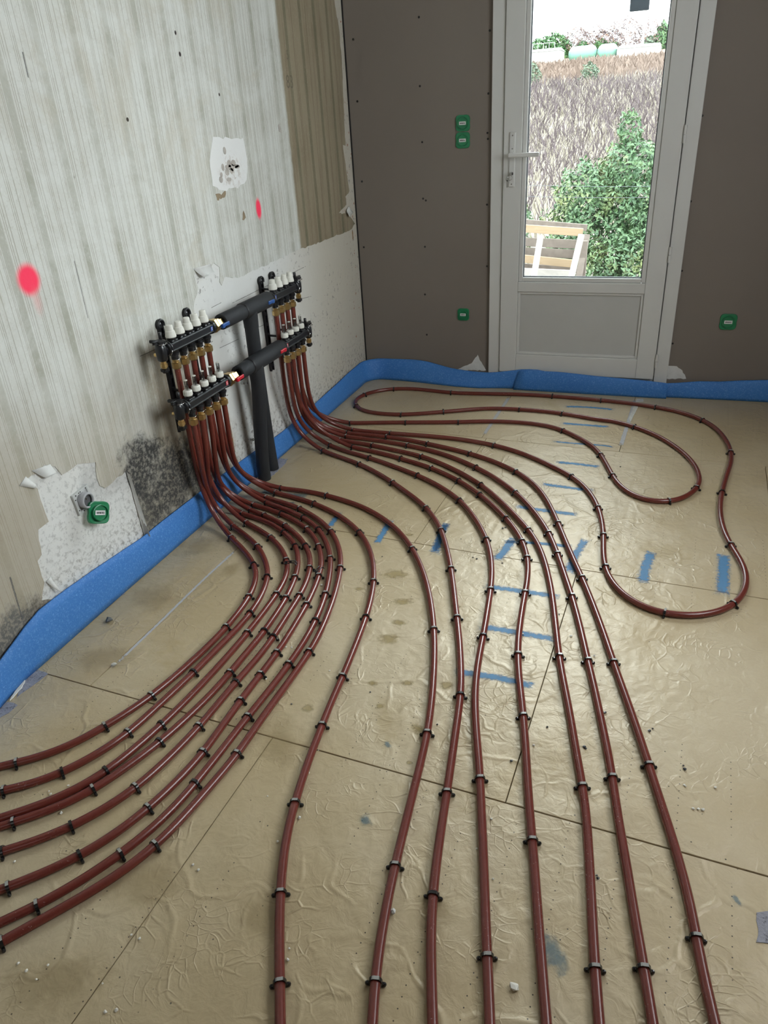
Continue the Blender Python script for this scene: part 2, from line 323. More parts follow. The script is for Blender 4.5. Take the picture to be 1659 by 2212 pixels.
# clear glass of the door: thin sheet, light passes through it
t = NT('clear_glass'); tr = t.n('ShaderNodeBsdfTransparent'); gl = t.n('ShaderNodeBsdfGlossy'); gl.inputs['Roughness'].default_value = .02; fr = t.n('ShaderNodeFresnel'); fr.inputs[0].default_value = 1.45
mx = t.n('ShaderNodeMixShader'); t.set(mx.inputs[0], t.math('MULTIPLY', fr.outputs[0], .8)); t.set(mx.inputs[1], tr.outputs[0]); t.set(mx.inputs[2], gl.outputs[0]); tr.inputs[0].default_value = (.93, .96, .95, 1)
t.t.links.new(mx.outputs[0], t.t.nodes['Material Output'].inputs[0]); M_glass = t.m
# decals: paint, tape and stains are thin layers with their own ragged edge (UV: along, across)
def decal(name, col, cover=.75, nscale=60, rough=.6, col2=None, edge=.25, radial=False, thr=.15):
    t = NT(name); uv = t.n('ShaderNodeUVMap').outputs[0]; u, v, _ = t.xyz(uv)
    if radial:
        du = t.math('SUBTRACT', u, .5); dv = t.math('SUBTRACT', v, .5); d = t.math('MULTIPLY', t.math('SQRT', t.math('ADD', t.math('MULTIPLY', du, du), t.math('MULTIPLY', dv, dv))), 2.0)
        m = t.math('SUBTRACT', 1.0, d)
    else:
        eu = t.math('MULTIPLY', t.math('SUBTRACT', .5, t.math('ABSOLUTE', t.math('SUBTRACT', u, .5))), 5.0); ev = t.math('MULTIPLY', t.math('SUBTRACT', .5, t.math('ABSOLUTE', t.math('SUBTRACT', v, .5))), 2.0)
        m = t.math('MINIMUM', eu, ev)
    nz = t.noise(nscale, 4, .65); a = t.step(t.math('ADD', m, t.math('MULTIPLY', t.math('SUBTRACT', nz, .5), 1.1)), thr, thr+edge)
    return t.out(t.mix(nz, col, col2 or tuple(c*1.4 for c in col)), rough, 0, None, .4, t.math('MULTIPLY', a, cover))
M_paint = decal('blue_spray_paint', (.050, .21, .42), .70, 75, edge=.55, thr=.22)
M_paint2 = decal('teal_spray_paint', (.03, .14, .22), .5, 50, edge=.7, thr=.05)
M_glue = decal('glue_stain', (.33, .24, .09), .60, 45, .12, (.50, .42, .25), .45, True, .36)
M_stain = decal('damp_stain', (.36, .26, .12), .30, 16, .35, (.40, .31, .16), .7, True, .2)
M_smear = decal('teal_smear', (.04, .16, .24), .45, 60, .5, None, .5, True, .35)
M_tape = decal('silver_tape', (.42, .43, .46), .8, 90, .4, (.62, .63, .66), .2)
M_pencil = decal('pencil_line', (.12, .12, .12), .6, 60, .8, (.2, .2, .2), .2, thr=.0)
M_rustline = decal('rust_run', (.30, .14, .03), .6, 40, .8, (.40, .22, .07), .5)

# ------------------------------------------------------------------ the room
def struct(o): o['kind'] = 'structure'; return o
def sheet(name, loops, mat, to3d, parent=None, thick=0.0, normal=None):
    """flat ragged sheet with holes: loops of 2D points, first is the outline"""
    bm = bmesh.new()
    for lp in loops:
        vs = [bm.verts.new(to3d(*p)) for p in lp]
        for i in range(len(vs)): bm.edges.new((vs[i], vs[(i+1) % len(vs)]))
    bmesh.ops.triangle_fill(bm, use_beauty=True, edges=list(bm.edges))
    nv = Vector(normal)
    for f in bm.faces: f.normal_update()
    for f in bm.faces:
        if f.normal.dot(nv) < 0: f.normal_flip()
    if thick:
        r = bmesh.ops.extrude_face_region(bm, geom=list(bm.faces)); 
        for g in r['geom']:
            if isinstance(g, bmesh.types.BMVert): g.co += nv*thick
        bmesh.ops.recalc_face_normals(bm, faces=list(bm.faces))
    me = bpy.data.meshes.new(name); bm.to_mesh(me); bm.free(); return link(name, me, mat, parent)
def ragged(pts, amp, step, seed=1, closed=True):
    rg = random.Random(seed); out = []; n = len(pts)
    for i in range(n if closed else n-1):
        a, b = pts[i], pts[(i+1) % n]; L = math.hypot(b[0]-a[0], b[1]-a[1]); k = max(1, int(L/step))
        for j in range(k):
            s = j/k; out.append((a[0]+(b[0]-a[0])*s+(rg.uniform(-amp, amp) if j else 0), a[1]+(b[1]-a[1])*s+(rg.uniform(-amp, amp) if j else 0)))
    return out

floor = struct(MB().box((-.25, NY-.1, -.16), (RX+.2, .25, -.045)).build('floor', M_subfloor))
# insulation boards: rows a metre deep, boards 1.2 m long, in the slightly turned lay
cy_, sy_ = math.cos(YB), math.sin(YB)
def b2w(u, v): return (u*cy_-v*sy_, u*sy_+v*cy_)
rows = [(-.735, .10, [.916, 1.55]), (-1.745, -.735, [.94, 2.14]), (-2.755, -1.745, [.325, 1.53, 2.73]), (-3.765, -2.755, [.925, 2.125]), (-4.775, -3.765, [.1, 1.3, 2.5]), (-5.785, -4.775, [.69, 1.90]), (-6.6, -5.785, [.1, 1.3, 2.5])]
G = .0016; GX = .0010
def clipw(poly):
    def cut(P, ax, lim, sgn):
        out = []
        for i in range(len(P)):
            a, b = P[i-1], P[i]; ia = (a[ax]-lim)*sgn >= 0; ib = (b[ax]-lim)*sgn >= 0
            if ia != ib: s = (lim-a[ax])/(b[ax]-a[ax]); out.append((a[0]+(b[0]-a[0])*s, a[1]+(b[1]-a[1])*s))
            if ib: out.append(b)
        return out
    for ax, lim, sg in ((0, .012, 1), (0, RX-.01, -1), (1, -.012, -1), (1, NY+.01, 1)):
        poly = cut(poly, ax, lim, sg)
        if len(poly) < 3: return None
    return poly
for (v0, v1, js) in rows:
    us = [-.6]+js+[3.6]
    for a, b in zip(us[:-1], us[1:]):
        P = clipw([b2w(a+GX, v0+G), b2w(b-GX, v0+G), b2w(b-GX, v1-G), b2w(a+GX, v1-G)])
        if not P: continue
        n = len(P); V = [(x, y, -.045) for x, y in P]+[(x, y, -.0012) for x, y in P]
        cx0 = sum(p[0] for p in P)/n; cy0 = sum(p[1] for p in P)/n
        V += [(x+(cx0-x)*.0015, y+(cy0-y)*.0015, 0) for x, y in P]
        F = [tuple(range(n))[::-1], tuple(range(2*n, 3*n))]+[(i, (i+1) % n, n+(i+1) % n, n+i) for i in range(n)]+[(n+i, n+(i+1) % n, 2*n+(i+1) % n, 2*n+i) for i in range(n)]
        link('insulation_board', mesh('insulation_board', V, F), M_board, floor)

# left wall with its torn wallpaper
wall_left = struct(MB().box((-.25, NY-.1, -.16), (0, .25, CZ+.1)).build('wall_left', M_plaster))
out_ = [(NY+.02, .02), (NY+.02, CZ), (-.09, CZ), (-.085, 1.873), (-.051, 1.75), (-.048, 1.621), (-.060, 1.50), (-.074, 1.347), (-.077, 1.256), (-.112, 1.262), (-.095, 1.15), (-.07, 1.041), (-.13, 1.02), (-.125, .98), (-.235, .95), (-.10, .93), (-.06, .90), (-.02, .872),
        (-.092, .851), (-.348, .85), (-.577, .851), (-.77, .853), (-.998, .846), (-1.202, .842), (-1.30, .838), (-1.40, .86), (-1.43, .835), (-1.441, .852), (-1.425, .903), (-1.46, .925), (-1.522, .901), (-1.574, .927), (-1.600, .905), (-1.59, .86), (-1.64, .80), (-1.66, .70), (-1.68, .55), (-1.66, .45), (-1.72, .35), (-1.705, .20), (-1.70, .02)]
o1 = [(a, b) for a, b in ragged(out_[3:], .004, .02, 4, False)]
outline = out_[:3]+o1+[out_[-1]]
hole = ragged([(-2.574, .541), (-2.529, .538), (-2.50, .552), (-2.465, .530), (-2.449, .495), (-2.38, .50), (-2.306, .472), (-2.318, .42), (-2.315, .394), (-2.295, .376), (-2.187, .385), (-2.180, .30), (-2.176, .125), (-2.319, .115), (-2.518, .115), (-2.654, .180), (-2.626, .225), (-2.625, .30), (-2.605, .309), (-2.59, .385), (-2.545, .388), (-2.55, .464), (-2.548, .498)], .004, .02, 8)
wp = sheet('wallpaper', [outline, hole], M_paper, lambda y, z: (.0, y, z), wall_left, .0022, (1, 0, 0))
tw = lambda y, z: (.0022, y, z)
# scraped square patch, torn flaps
sheet('scraped_patch', [ragged([(-1.335, 1.347), (-1.22, 1.338), (-1.117, 1.334), (-1.105, 1.26), (-1.131, 1.186), (-1.208, 1.161), (-1.32, 1.165), (-1.386, 1.187), (-1.38, 1.27)], .006, .02, 3)], M_scrape, tw, wall_left, .0008, (1, 0, 0))
gr_ = random.Random(9)
for i, (py_, pz_, ry_, rz_) in enumerate([(gr_.gauss(-1.25, .05), gr_.gauss(1.235, .035), gr_.uniform(.008, .022), gr_.uniform(.006, .014)) for _ in range(14)]):
    sheet('gouge', [ragged([(py_+ry_*math.cos(a), pz_+rz_*math.sin(a)) for a in np.linspace(0, 2*math.pi, 9)[:-1]], .004, .008, 20+i)], M_gouge, lambda y, z: (.003, y, z), wall_left, .0010, (1, 0, 0))
sheet('torn_hole', [ragged([(-1.375, 1.158), (-1.335, 1.150), (-1.30, 1.165), (-1.31, 1.142), (-1.37, 1.135)], .004, .01, 5)], M_kraft, tw, wall_left, .0006, (1, 0, 0))
sheet('torn_hole', [ragged([(-1.188, 1.078), (-1.178, 1.050), (-1.196, 1.042), (-1.206, 1.045)], .003, .01, 6)], M_kraft, tw, wall_left, .0006, (1, 0, 0))
sheet('torn_hole', [ragged([(-.79, 1.375), (-.778, 1.340), (-.80, 1.345), (-.805, 1.37)], .002, .008, 7)], M_gouge, tw, wall_left, .0008, (1, 0, 0))
def curl(name, base, tip, lift, mat, parent, nseg=6):
    """paper flap lifting off the wall: base = two points (y,z) held to the wall, tip = two free points"""
    V = []; F = []
    for i in range(nseg+1):
        s = i/nseg; x = .003+lift*s*s
        for k in (0, 1): V.append((x, base[k][0]*(1-s)+tip[k][0]*s, base[k][1]*(1-s)+tip[k][1]*s))
    V += [(v[0]+.0008, v[1], v[2]) for v in V]; n = 2*(nseg+1)
    for i in range(nseg): F += [(2*i, 2*i+1, 2*i+3, 2*i+2), (n+2*i+2, n+2*i+3, n+2*i+1, n+2*i)]
    F += [(2*i, 2*i+2, n+2*i+2, n+2*i) for i in range(nseg)]+[(2*i+1, n+2*i+1, n+2*i+3, 2*i+3) for i in range(nseg)]+[(0, n, n+1, 1), (2*nseg, 2*nseg+1, n+2*nseg+1, n+2*nseg)]
    return link(name, mesh(name, V, F, True), mat, parent)
curl('paper_flap', [(-1.60, .93), (-1.48, .925)], [(-1.575, .895), (-1.50, .898)], .022, M_torn, wall_left)
curl('paper_flap', [(-2.176, .12), (-2.185, .385)], [(-2.162, .12), (-2.186, .375)], .013, M_torn, wall_left)
curl('paper_flap', [(-2.55, .556), (-2.48, .545)], [(-2.52, .520), (-2.475, .515)], .010, M_torn, wall_left)
curl('paper_flap', [(-2.605, .535), (-2.575, .55)], [(-2.56, .505), (-2.555, .515)], .006, M_torn, wall_left)
curl('paper_flap', [(-2.62, .225), (-2.60, .23)], [(-2.60, .178), (-2.595, .18)], .016, M_torn, wall_left)
curl('paper_flap', [(-.10, .97), (-.04, .93)], [(-.16, .95), (-.13, .92)], .014, M_torn, wall_left)
def strip_decal(name, pts, wd, mat, parent, up, off=0.0):
    P = [Vector(p) for p in pts]; V = []; F = []; UV = []; n = len(P); nv = Vector(up)
    for i in range(n):
        T = (P[min(i+1, n-1)]-P[max(i-1, 0)]).normalized(); s = T.cross(nv)*wd*.5
        V += [P[i]-s+nv*off, P[i]+s+nv*off]; UV += [(i/(n-1), 0), (i/(n-1), 1)]
    F = [(2*i, 2*i+1, 2*i+3, 2*i+2) for i in range(n-1)]; me = mesh(name, V, F); uv = me.uv_layers.new()
    for l in me.loops: uv.data[l.index].uv = UV[l.vertex_index]
    return link(name, me, mat, parent)
def blob_decal(name, c, ra, rb, ang, mat, parent, z=.0006):
    V = [(c[0]+ra*a*math.cos(ang)-rb*b*math.sin(ang), c[1]+ra*a*math.sin(ang)+rb*b*math.cos(ang), z) for a, b in ((-1, -1), (1, -1), (1, 1), (-1, 1))]
    me = mesh(name, V, [(0, 1, 2, 3)]); uv = me.uv_layers.new()
    for l in me.loops: uv.data[l.index].uv = ((0, 0), (1, 0), (1, 1), (0, 1))[l.vertex_index]
    return link(name, me, mat, parent)
WN = (1, 0, 0)
def wline(name, a, b, wd, mat): A = wl(*a); B = wl(*b); strip_decal(name, [A+(B-A)*s for s in np.linspace(0, 1, 5)], wd, mat, wall_left, WN, .0026)
for a, b in [((500, 655), (660, 575)), ((598, 658), (672, 640)), ((473, 752), (515, 732)), ((555, 708), (572, 700)), ((300, 770), (340, 752)), ((455, 665), (478, 653))]: wline('pencil_line', a, b, .0025, M_pencil)
wline('rust_run', (487, 868), (508, 985), .012, M_rustline); wline('rust_run', (760, 495), (762, 520), .02, M_rustline)
wline('crack_line', (560, 470), (568, 540), .003, M_pencil); wline('crack_line', (47, 112), (60, 170), .005, M_pencil); wline('crack_line', (158, 560), (190, 692), .003, M_pencil)
wline('crack_line', (20, 1245), (48, 1340), .006, M_pencil)
for txt, p, sz in (('5', (618, 128), .05), ('83', (618, 190), .07)):
    cu = bpy.data.curves.new('pencil_figures', 'FONT'); cu.body = txt; cu.size = sz; cu.extrude = .0001
    o = bpy.data.objects.new('pencil_figures', cu); COL.objects.link(o); dg = bpy.context.evaluated_depsgraph_get(); me = bpy.data.meshes.new_from_object(o.evaluated_get(dg)); bpy.data.objects.remove(o)
    q = wl(*p); me.transform(Matrix(((0, 0, 1, .0032), (1, 0, 0, q[1]), (0, 1, 0, q[2]), (0, 0, 0, 1)))); link('pencil_figures', me, simple('pencil_grey', (.17, .14, .10), .9, bump=0), wall_left)

# far wall, built round the door opening, in plasterboard
DL, DR, DT = .748, 1.680, 2.27
wall_back = MB(); wall_back.box((-.25, 0, -.16), (DL, .25, CZ+.1)).box((DR, 0, -.16), (RX+.2, .25, CZ+.1)).box((DL, 0, DT), (DR, .25, CZ+.1)).box((DL, 0, -.16), (DR, .25, .06))
wall_back = struct(wall_back.build('wall_back', M_pb))
sm = MB().lathe((0, 0, 0), (0, -1, 0), [(0, .0052), (.0006, .0052), (.0008, .004)], 10).me('screw_head')
for p in [(905,37),(763,85),(907,186),(772,219),(912,307),(782,392),(914,429),(918,533),(786,534),(918,636),(922,723),(1053,287),(1054,300),(1052,442),(1052,575),(1058,66),(1055,202),(1533,103),(1517,250),(1492,435),(1473,585),(1453,742),(920,433)]:
    q = wb(*p); link('screw_head', sm, M_screw, wall_back, (q[0], -.0004, q[2]))
# filler smears at the foot of the boards
wy = lambda x, z: (x, -.0006, z)
def pxloop(pts, seed): return ragged([(wb(*p)[0], wb(*p)[2]) for p in pts], .003, .012, seed)
sheet('filler_smear', [pxloop([(985, 800), (1000, 792), (1018, 785), (1032, 766), (1040, 782), (1050, 800)], 2)], M_torn, wy, wall_back, .0008, (0, -1, 0))
sheet('filler_smear', [pxloop([(1442, 790), (1462, 791), (1474, 800), (1482, 818), (1440, 818)], 3)], M_torn, wy, wall_back, .0008, (0, -1, 0))
struct(MB().box((.0022, -.004, .1), (.008, -.0002, CZ)).build('trim_1', M_screw))     # open black joint of the corner
# the walls, ceiling and openings out of the picture
WY0, WY1, WZ0, WZ1 = -2.85, -1.45, 1.00, 2.25
m = MB(); m.box((RX, NY-.1, -.16), (RX+.2, WY0, CZ+.1)).box((RX, WY1, -.16), (RX+.2, .25, CZ+.1)).box((RX, WY0, -.16), (RX+.2, WY1, WZ0)).box((RX, WY0, WZ1), (RX+.2, WY1, CZ+.1))
struct(m.build('wall_right', M_side)); struct(MB().box((-.25, NY-.25, -.16), (RX+.2, NY, CZ+.1)).build('wall_near', M_side))
struct(MB().box((-.25, NY-.25, CZ), (RX+.2, .25, CZ+.12)).build('ceiling', M_ceil))
m = MB()
for a, b in (((WY0, WZ0), (WY0+.06, WZ1)), ((WY1-.06, WZ0), (WY1, WZ1)), ((WY0+.06, WZ0), (WY1-.06, WZ0+.06)), ((WY0+.06, WZ1-.06), (WY1-.06, WZ1)), ((-2.18, WZ0+.06), (-2.12, WZ1-.06))): m.box((RX+.06, a[0], a[1]), (RX+.12, b[0], b[1]))
w1 = struct(m.build('window_1', M_pvc)); MB().box((RX+.088, WY0+.06, WZ0+.06), (RX+.092, WY1-.06, WZ1-.06)).build('pane', M_glass, w1)

# ------------------------------------------------------------------ glazed door
door = struct(empty('door_1', (1.21, 0, .06)))
def frame_ring(m, x0, x1, z0, z1, wx, wz0, wz1, y0, y1, bev=.002):
    m.box((x0, y0, z0), (x0+wx, y1, z1), bev).box((x1-wx, y0, z0), (x1, y1, z1), bev).box((x0+wx, y0, z0), (x1-wx, y1, z0+wz0), bev).box((x0+wx, y0, z1-wz1), (x1-wx, y1, z1), bev)
m = MB(); m.box((DL, -.022, .06), (.809, .055, DT), .003).box((1.628, -.022, .06), (DR+.012, .055, DT), .003).box((.809, -.022, DT-.06), (1.628, .055, DT), .003).box((.809, -.005, .06), (1.628, .055, .088), .002)
m.box((.795, .034, .06), (.835, .055, DT-.03), .002).box((1.600, .034, .06), (1.640, .055, DT-.03), .002).box((.809, .034, DT-.09), (1.628, .055, DT-.05), .002)
m.build('door_frame', M_pvc, door)
LX0, LX1, LZ0, LZ1 = .812, 1.624, .090, 2.205
GX0, GX1, GZ0, GZ1 = .924, 1.513, .599, 2.10
m = MB(); fy0, fy1 = -.034, .032
m.box((LX0, fy0, LZ0), (GX0-.022, fy1, LZ1), .003).box((GX1+.022, fy0, LZ0), (LX1, fy1, LZ1), .003)
m.box((GX0-.022, fy0, LZ0), (GX1+.022, fy1, .192), .003).box((GX0-.022, fy0, .527), (GX1+.022, fy1, GZ0-.022), .003).box((GX0-.022, fy0, GZ1+.022), (GX1+.022, fy1, LZ1), .003)
m.build('door_leaf', M_pvc, door)
m = MB(); frame_ring(m, GX0-.022, GX1+.022, GZ0-.022, GZ1+.022, .022, .022, .022, -.026, -.006, .004); m.build('glazing_bead', M_pvc, door)
m = MB(); frame_ring(m, GX0-.001, GX1+.001, GZ0-.001, GZ1+.001, .006, .006, .006, -.012, -.004, 0); m.build('gasket', M_rubber, door)
MB().box((GX0-.005, -.001, GZ0-.005), (GX1+.005, .003, GZ1+.005)).build('pane', M_glass, door)
m = MB(); frame_ring(m, GX0-.022, GX1+.022, .192, .527, .014, .014, .014, -.024, -.012, .003); m.build('panel_moulding', M_pvc, door)
MB().box((GX0-.010, -.014, .204), (GX1+.010, .02, .515)).build('door_panel', M_pvcpanel, door)
hx = .857
hd = MB().box((hx-.016, fy0-.009, 1.033), (hx+.016, fy0+.002, 1.277), .0055).build('door_handle', M_pvc, door); tag(hd, 'white door lever on a long back plate')
m = MB(); m.cyl((hx, fy0-.008, 1.178), (hx, fy0-.020, 1.178), .013, 18).cyl((hx, fy0-.018, 1.178), (hx, fy0-.050, 1.178), .009, 14)
m.box((hx-.012, fy0-.060, 1.168), (hx+.138, fy0-.046, 1.188), .005); m.build('lever', M_pvc, hd)
m = MB(); 
for z in (1.262, 1.205, 1.048): m.cyl((hx, fy0-.008, z), (hx, fy0-.0102, z), .0035, 10)
m.build('plate_screw', M_chrome, hd)
m = MB(); m.cyl((hx, fy0-.006, 1.095), (hx, fy0-.013, 1.095), .0085, 16).box((hx-.004, fy0-.040, 1.088), (hx+.004, fy0-.012, 1.103), .001)
m.tube([(hx+.011*math.cos(a)-.004, fy0-.030+.004*math.sin(a), 1.078+.011*math.sin(a)) for a in np.linspace(0, 2*math.pi, 20)], .0012, 6).box((hx-.020, fy0-.034, 1.035), (hx-.013, fy0-.031, 1.070), .001)
m.cyl((hx-.016, fy0-.034, 1.072), (hx-.016, fy0-.031, 1.072), .009, 12); tag(m.build('key', M_chrome, hd), 'chrome key with a ring in the lock')
hm = MB().cyl((0, 0, 0), (0, 0, .033), .0068, 14).cyl((0, 0, .035), (0, 0, .072), .0068, 14).me('hinge')
for z in (1.196, .680, .155, 1.98): link('hinge', hm, M_pvc, door, (1.631-1.21, -.041, z-.06))
# ------------------------------------------------------------------ blue edge strips
def interp(tab, s): return float(np.interp(s, [a for a, _ in tab], [b for _, b in tab]))
def foam_strip(name, pts, label, th=.006):
    """pts: list of (bottom xyz, top xyz, outward normal) along the run"""
    V = []; n = len(pts); R = 7
    for b, tp, nr in pts:
        b = Vector(b); tp = Vector(tp); nr = Vector(nr).normalized()
        for k in range(R):
            s = k/(R-1); q = b*(1-s)+tp*s+nr*(.007*math.sin(s*math.pi)); V.append(q+nr*th*.5)
        for k in range(R)[::-1]:
            s = k/(R-1); q = b*(1-s)+tp*s+nr*(.007*math.sin(s*math.pi)); V.append(q-nr*th*.5)
    K = 2*R; F = [(i*K+k, i*K+(k+1) % K, (i+1)*K+(k+1) % K, (i+1)*K+k) for i in range(n-1) for k in range(K)]
    F += [tuple(range(K))[::-1], tuple((n-1)*K+k for k in range(K))]
    me = mesh(name, V, F, False); bm = bmesh.new(); bm.from_mesh(me); bmesh.ops.recalc_face_normals(bm, faces=list(bm.faces)); bm.to_mesh(me); bm.free()
    for p in me.polygons: p.use_smooth = len(p.vertices) == 4
    return tag(link(name, me, M_blue), label, 'edge strip', 'blue foam edge strips')
ztopL = [(-6.1, .13), (-3.2, .12), (-2.90, .108), (-2.84, .118), (-2.77, .142), (-2.685, .166), (-2.59, .166), (-2.43, .156), (-2.2, .134), (-2.06, .134), (-1.85, .128), (-1.4, .115), (-1.1, .098), (-.85, .095), (-.6, .108), (-.3, .122), (-.02, .122)]
xtopL = [(-6.1, .02), (-3.05, .040), (-2.88, .018), (-2.75, .009), (-2.2, .008), (-.02, .009)]
xbotL = [(-6.1, .04), (-3.0, .050), (-2.9, .024), (-2.8, .010), (-2.4, .009), (-1.8, .016), (-1.2, .022), (-.5, .026), (-.08, .030)]
pts = []
for y in np.arange(-4.9, -.13, .06):
    wv_ = .0015+.0015*math.sin(y*9)
    pts.append(((interp(xbotL, y), y, .001), (interp(xtopL, y)+wv_, y, interp(ztopL, y)+.002*math.sin(y*6)), (1, 0, 0)))
for a in np.linspace(0, 1, 9):     # rounds the corner
    ang = a*math.pi/2; c0 = (.125, -.125); r0 = .098; r1 = .116
    pts.append(((c0[0]-r0*math.cos(ang), c0[1]+r0*math.sin(ang), .001), (c0[0]-r1*math.cos(ang), c0[1]+r1*math.sin(ang), .122), (math.cos(ang), -math.sin(ang), 0)))
ztopB = [(.17, .124), (.30, .126), (.375, .122), (.45, .105), (.541, .088), (.66, .080), (.76, .080), (.862, .096), (.95, .112), (1.02, .113), (1.08, .104)]
ybotB = [(.15, -.027), (.33, -.042), (.55, -.075), (.70, -.080), (.85, -.052), (1.1, -.046)]
for x in np.arange(.17, 1.12, .045): pts.append(((x, interp(ybotB, x), .001), (x, -.014-.02*max(0, math.sin((x-.45)*5)) if x < .8 else -.050+.010, interp(ztopB, x)), (0, -1, 0)))
pts = [(b, t_, n) for b, t_, n in pts]
foam_strip('edge_strip', pts, 'long blue foam edge strip along the left wall, turning the corner to the door')
ztop2 = [(.93, .108), (.98, .112), (1.15, .112), (1.35, .100), (1.5, .094), (1.60, .090), (1.70, .082)]
pts = [((x+(-.03 if i == 0 else 0), -.066 if x < 1.3 else -.066+.01*(x-1.3), .001), (x, -.058, interp(ztop2, x)), (0, -1, 0)) for i, x in enumerate(np.linspace(.93, 1.70, 20))]
foam_strip('edge_strip', pts, 'short blue foam edge strip overlapping the others in front of the door')
ztop3 = [(1.40, .078), (1.6, .070), (1.75, .080), (1.84, .090), (1.95, .092), (2.05, .104), (2.2, .116), (3.05, .118)]
ybot3 = [(1.4, -.040), (1.69, -.040), (2.0, -.026), (2.2, -.020), (3.1, -.02)]
pts = [((x, interp(ybot3, x), .001), (x, -.040 if x < 1.70 else -.040+min(.027, (x-1.70)*.12), interp(ztop3, x)), (0, -1, 0)) for x in np.arange(1.40, 3.07, .05)]
foam_strip('edge_strip', pts, 'blue foam edge strip running right of the door below the green box')

# ------------------------------------------------------------------ heating pipes and their clips
ZM = {1: (0, 1500, 3.106), 2: (250, 1100, 3.318), 3: (550, 1100, 3.318), 4: (500, 1600, 3.318), 5: (900, 1600, 3.318), 6: (1159, 1600, 3.318), 7: (950, 1100, 3.318), 8: (1250, 800, 3.687), 9: (600, 760, 3.318), 10: (850, 760, 3.318), 11: (400, 860, 4.1475)}
def zpt(z, a, b, h=.011): x0, y0, s = ZM[z]; return fl(x0+a/s, y0+b/s, h)
T = {}; CLP = {}
T['P1'] = [(11,[(410,1250),(500,1330),(575,1420),(625,1490)]),(2,[(1005,410),(1015,480),(990,560),(955,635),(885,735),(800,840),(710,935),(600,1040),(500,1130),(400,1220),(260,1335),(150,1415)]),(1,[(860,120),(700,215),(560,300),(400,380),(250,425),(110,465),(0,482)])]
T['P2'] = [(11,[(440,1155),(540,1225),(655,1325),(710,1430),(740,1530)]),(2,[(1100,420),(1090,490),(1065,580),(1020,670),(965,750),(880,850),(780,945),(680,1045),(560,1170),(440,1280),(330,1385),(200,1505),(95,1605)]),(1,[(740,350),(600,430),(440,520),(300,575),(150,625),(0,648)])]
T['P3'] = [(11,[(550,1120),(660,1175),(770,1245),(860,1340),(915,1450),(925,1540)]),(2,[(1225,480),(1195,545),(1155,610),(1080,710),(1020,790),(950,880),(860,990),(750,1110),(640,1230),(540,1335),(430,1450),(325,1545)]),(1,[(980,300),(870,390),(730,510),(600,590),(450,670),(300,735),(150,785),(0,828)])]
T['P4'] = [(11,[(520,1040),(640,1070),(760,1115),(885,1200),(960,1270),(1000,1330),(1015,1440),(1010,1530),(990,1600)]),(2,[(1225,635),(1150,750),(1070,870),(990,970),(890,1080),(820,1175),(720,1290),(620,1390),(500,1505),(400,1600),(315,1670)]),(1,[(950,415),(800,520),(650,630),(500,710),(350,775),(200,825),(100,860),(0,885)])]
T['P5'] = [(11,[(595,1010),(715,1050),(800,1085),(905,1145),(1000,1220),(1085,1320),(1122,1420),(1122,1520)]),(2,[(1370,520),(1320,620),(1260,710),(1190,820),(1130,920),(1050,1030),(960,1130),(850,1250),(740,1385),(605,1550)]),(1,[(1250,310),(1150,410),(1040,515),(920,625),(800,710),(650,800),(490,885),(340,950),(200,1000),(60,1045),(0,1057)])]
T['P6'] = [(11,[(615,960),(740,985),(865,1040),(980,1090),(1095,1170),(1160,1240),(1200,1330),(1225,1440),(1220,1540)]),(2,[(1455,480),(1420,580),(1370,685),(1300,800),(1230,920),(1155,1030),(1100,1110),(1045,1175),(960,1280),(890,1380),(800,1500),(720,1610),(640,1735)]),(1,[(1280,490),(1180,590),(1080,690),(1005,760),(880,860),(760,945),(650,1025),(550,1080),(400,1150),(250,1220),(130,1268),(0,1310)])]
T['P7'] = [(11,[(735,940),(850,975),(960,1020),(1060,1070),(1140,1115),(1205,1180),(1262,1280),(1300,1400),(1305,1500)]),(2,[(1520,540),(1505,610),(1475,700),(1435,795),(1380,900),(1320,1000),(1245,1105),(1170,1210),(1090,1310),(1010,1410),(940,1490),(850,1610),(760,1730),(660,1850),(565,1975)]),(1,[(1200,730),(1080,850),(950,965),(800,1080),(680,1165),(540,1250),(400,1340),(240,1425),(120,1485),(0,1530)])]
T['P8'] = [(11,[(725,895),(830,920),(935,950),(1035,990),(1130,1040),(1230,1110),(1315,1195),(1365,1290),(1392,1400),(1395,1520)]),(2,[(1590,530),(1560,650),(1510,780),(1450,920),(1395,1015),(1310,1140),(1200,1290),(1090,1440),(980,1590),(885,1745),(800,1845),(720,1935)]),(1,[(1200,860),(1110,950),(1035,1030),(900,1135),(750,1240),(600,1335),(450,1415),(300,1500),(150,1580),(0,1665)])]
T['P9'] = [(11,[(815,850),(900,870),(1030,900),(1160,945),(1290,1000),(1400,1060),(1490,1130),(1570,1205)]),(3,[(810,250),(840,330),(855,420),(855,515),(840,620),(805,760),(760,880),(710,1010),(660,1130),(632,1205),(580,1310),(530,1420),(485,1555),(440,1660),(390,1780),(360,1880)]),(4,[(486,340),(455,440),(415,570),(385,720),(360,900),(350,1070),(345,1200),(340,1400),(342,1560),(346,1740),(350,1900),(350,2031)])]
T['P10'] = [(11,[(865,810),(1000,820),(1130,840),(1270,870)]),(9,[(480,1065),(600,1105),(720,1170),(820,1240),(900,1320),(968,1415)]),(3,[(1180,380),(1220,480),(1250,600),(1272,720),(1285,865),(1290,1000),(1285,1150),(1275,1320),(1260,1460),(1240,1605)]),(4,[(1350,180),(1310,340),(1265,520),(1220,700),(1172,890),(1130,1080),(1090,1290),(1060,1480),(1035,1620),(1022,1740),(1015,1900),(1010,2031)])]
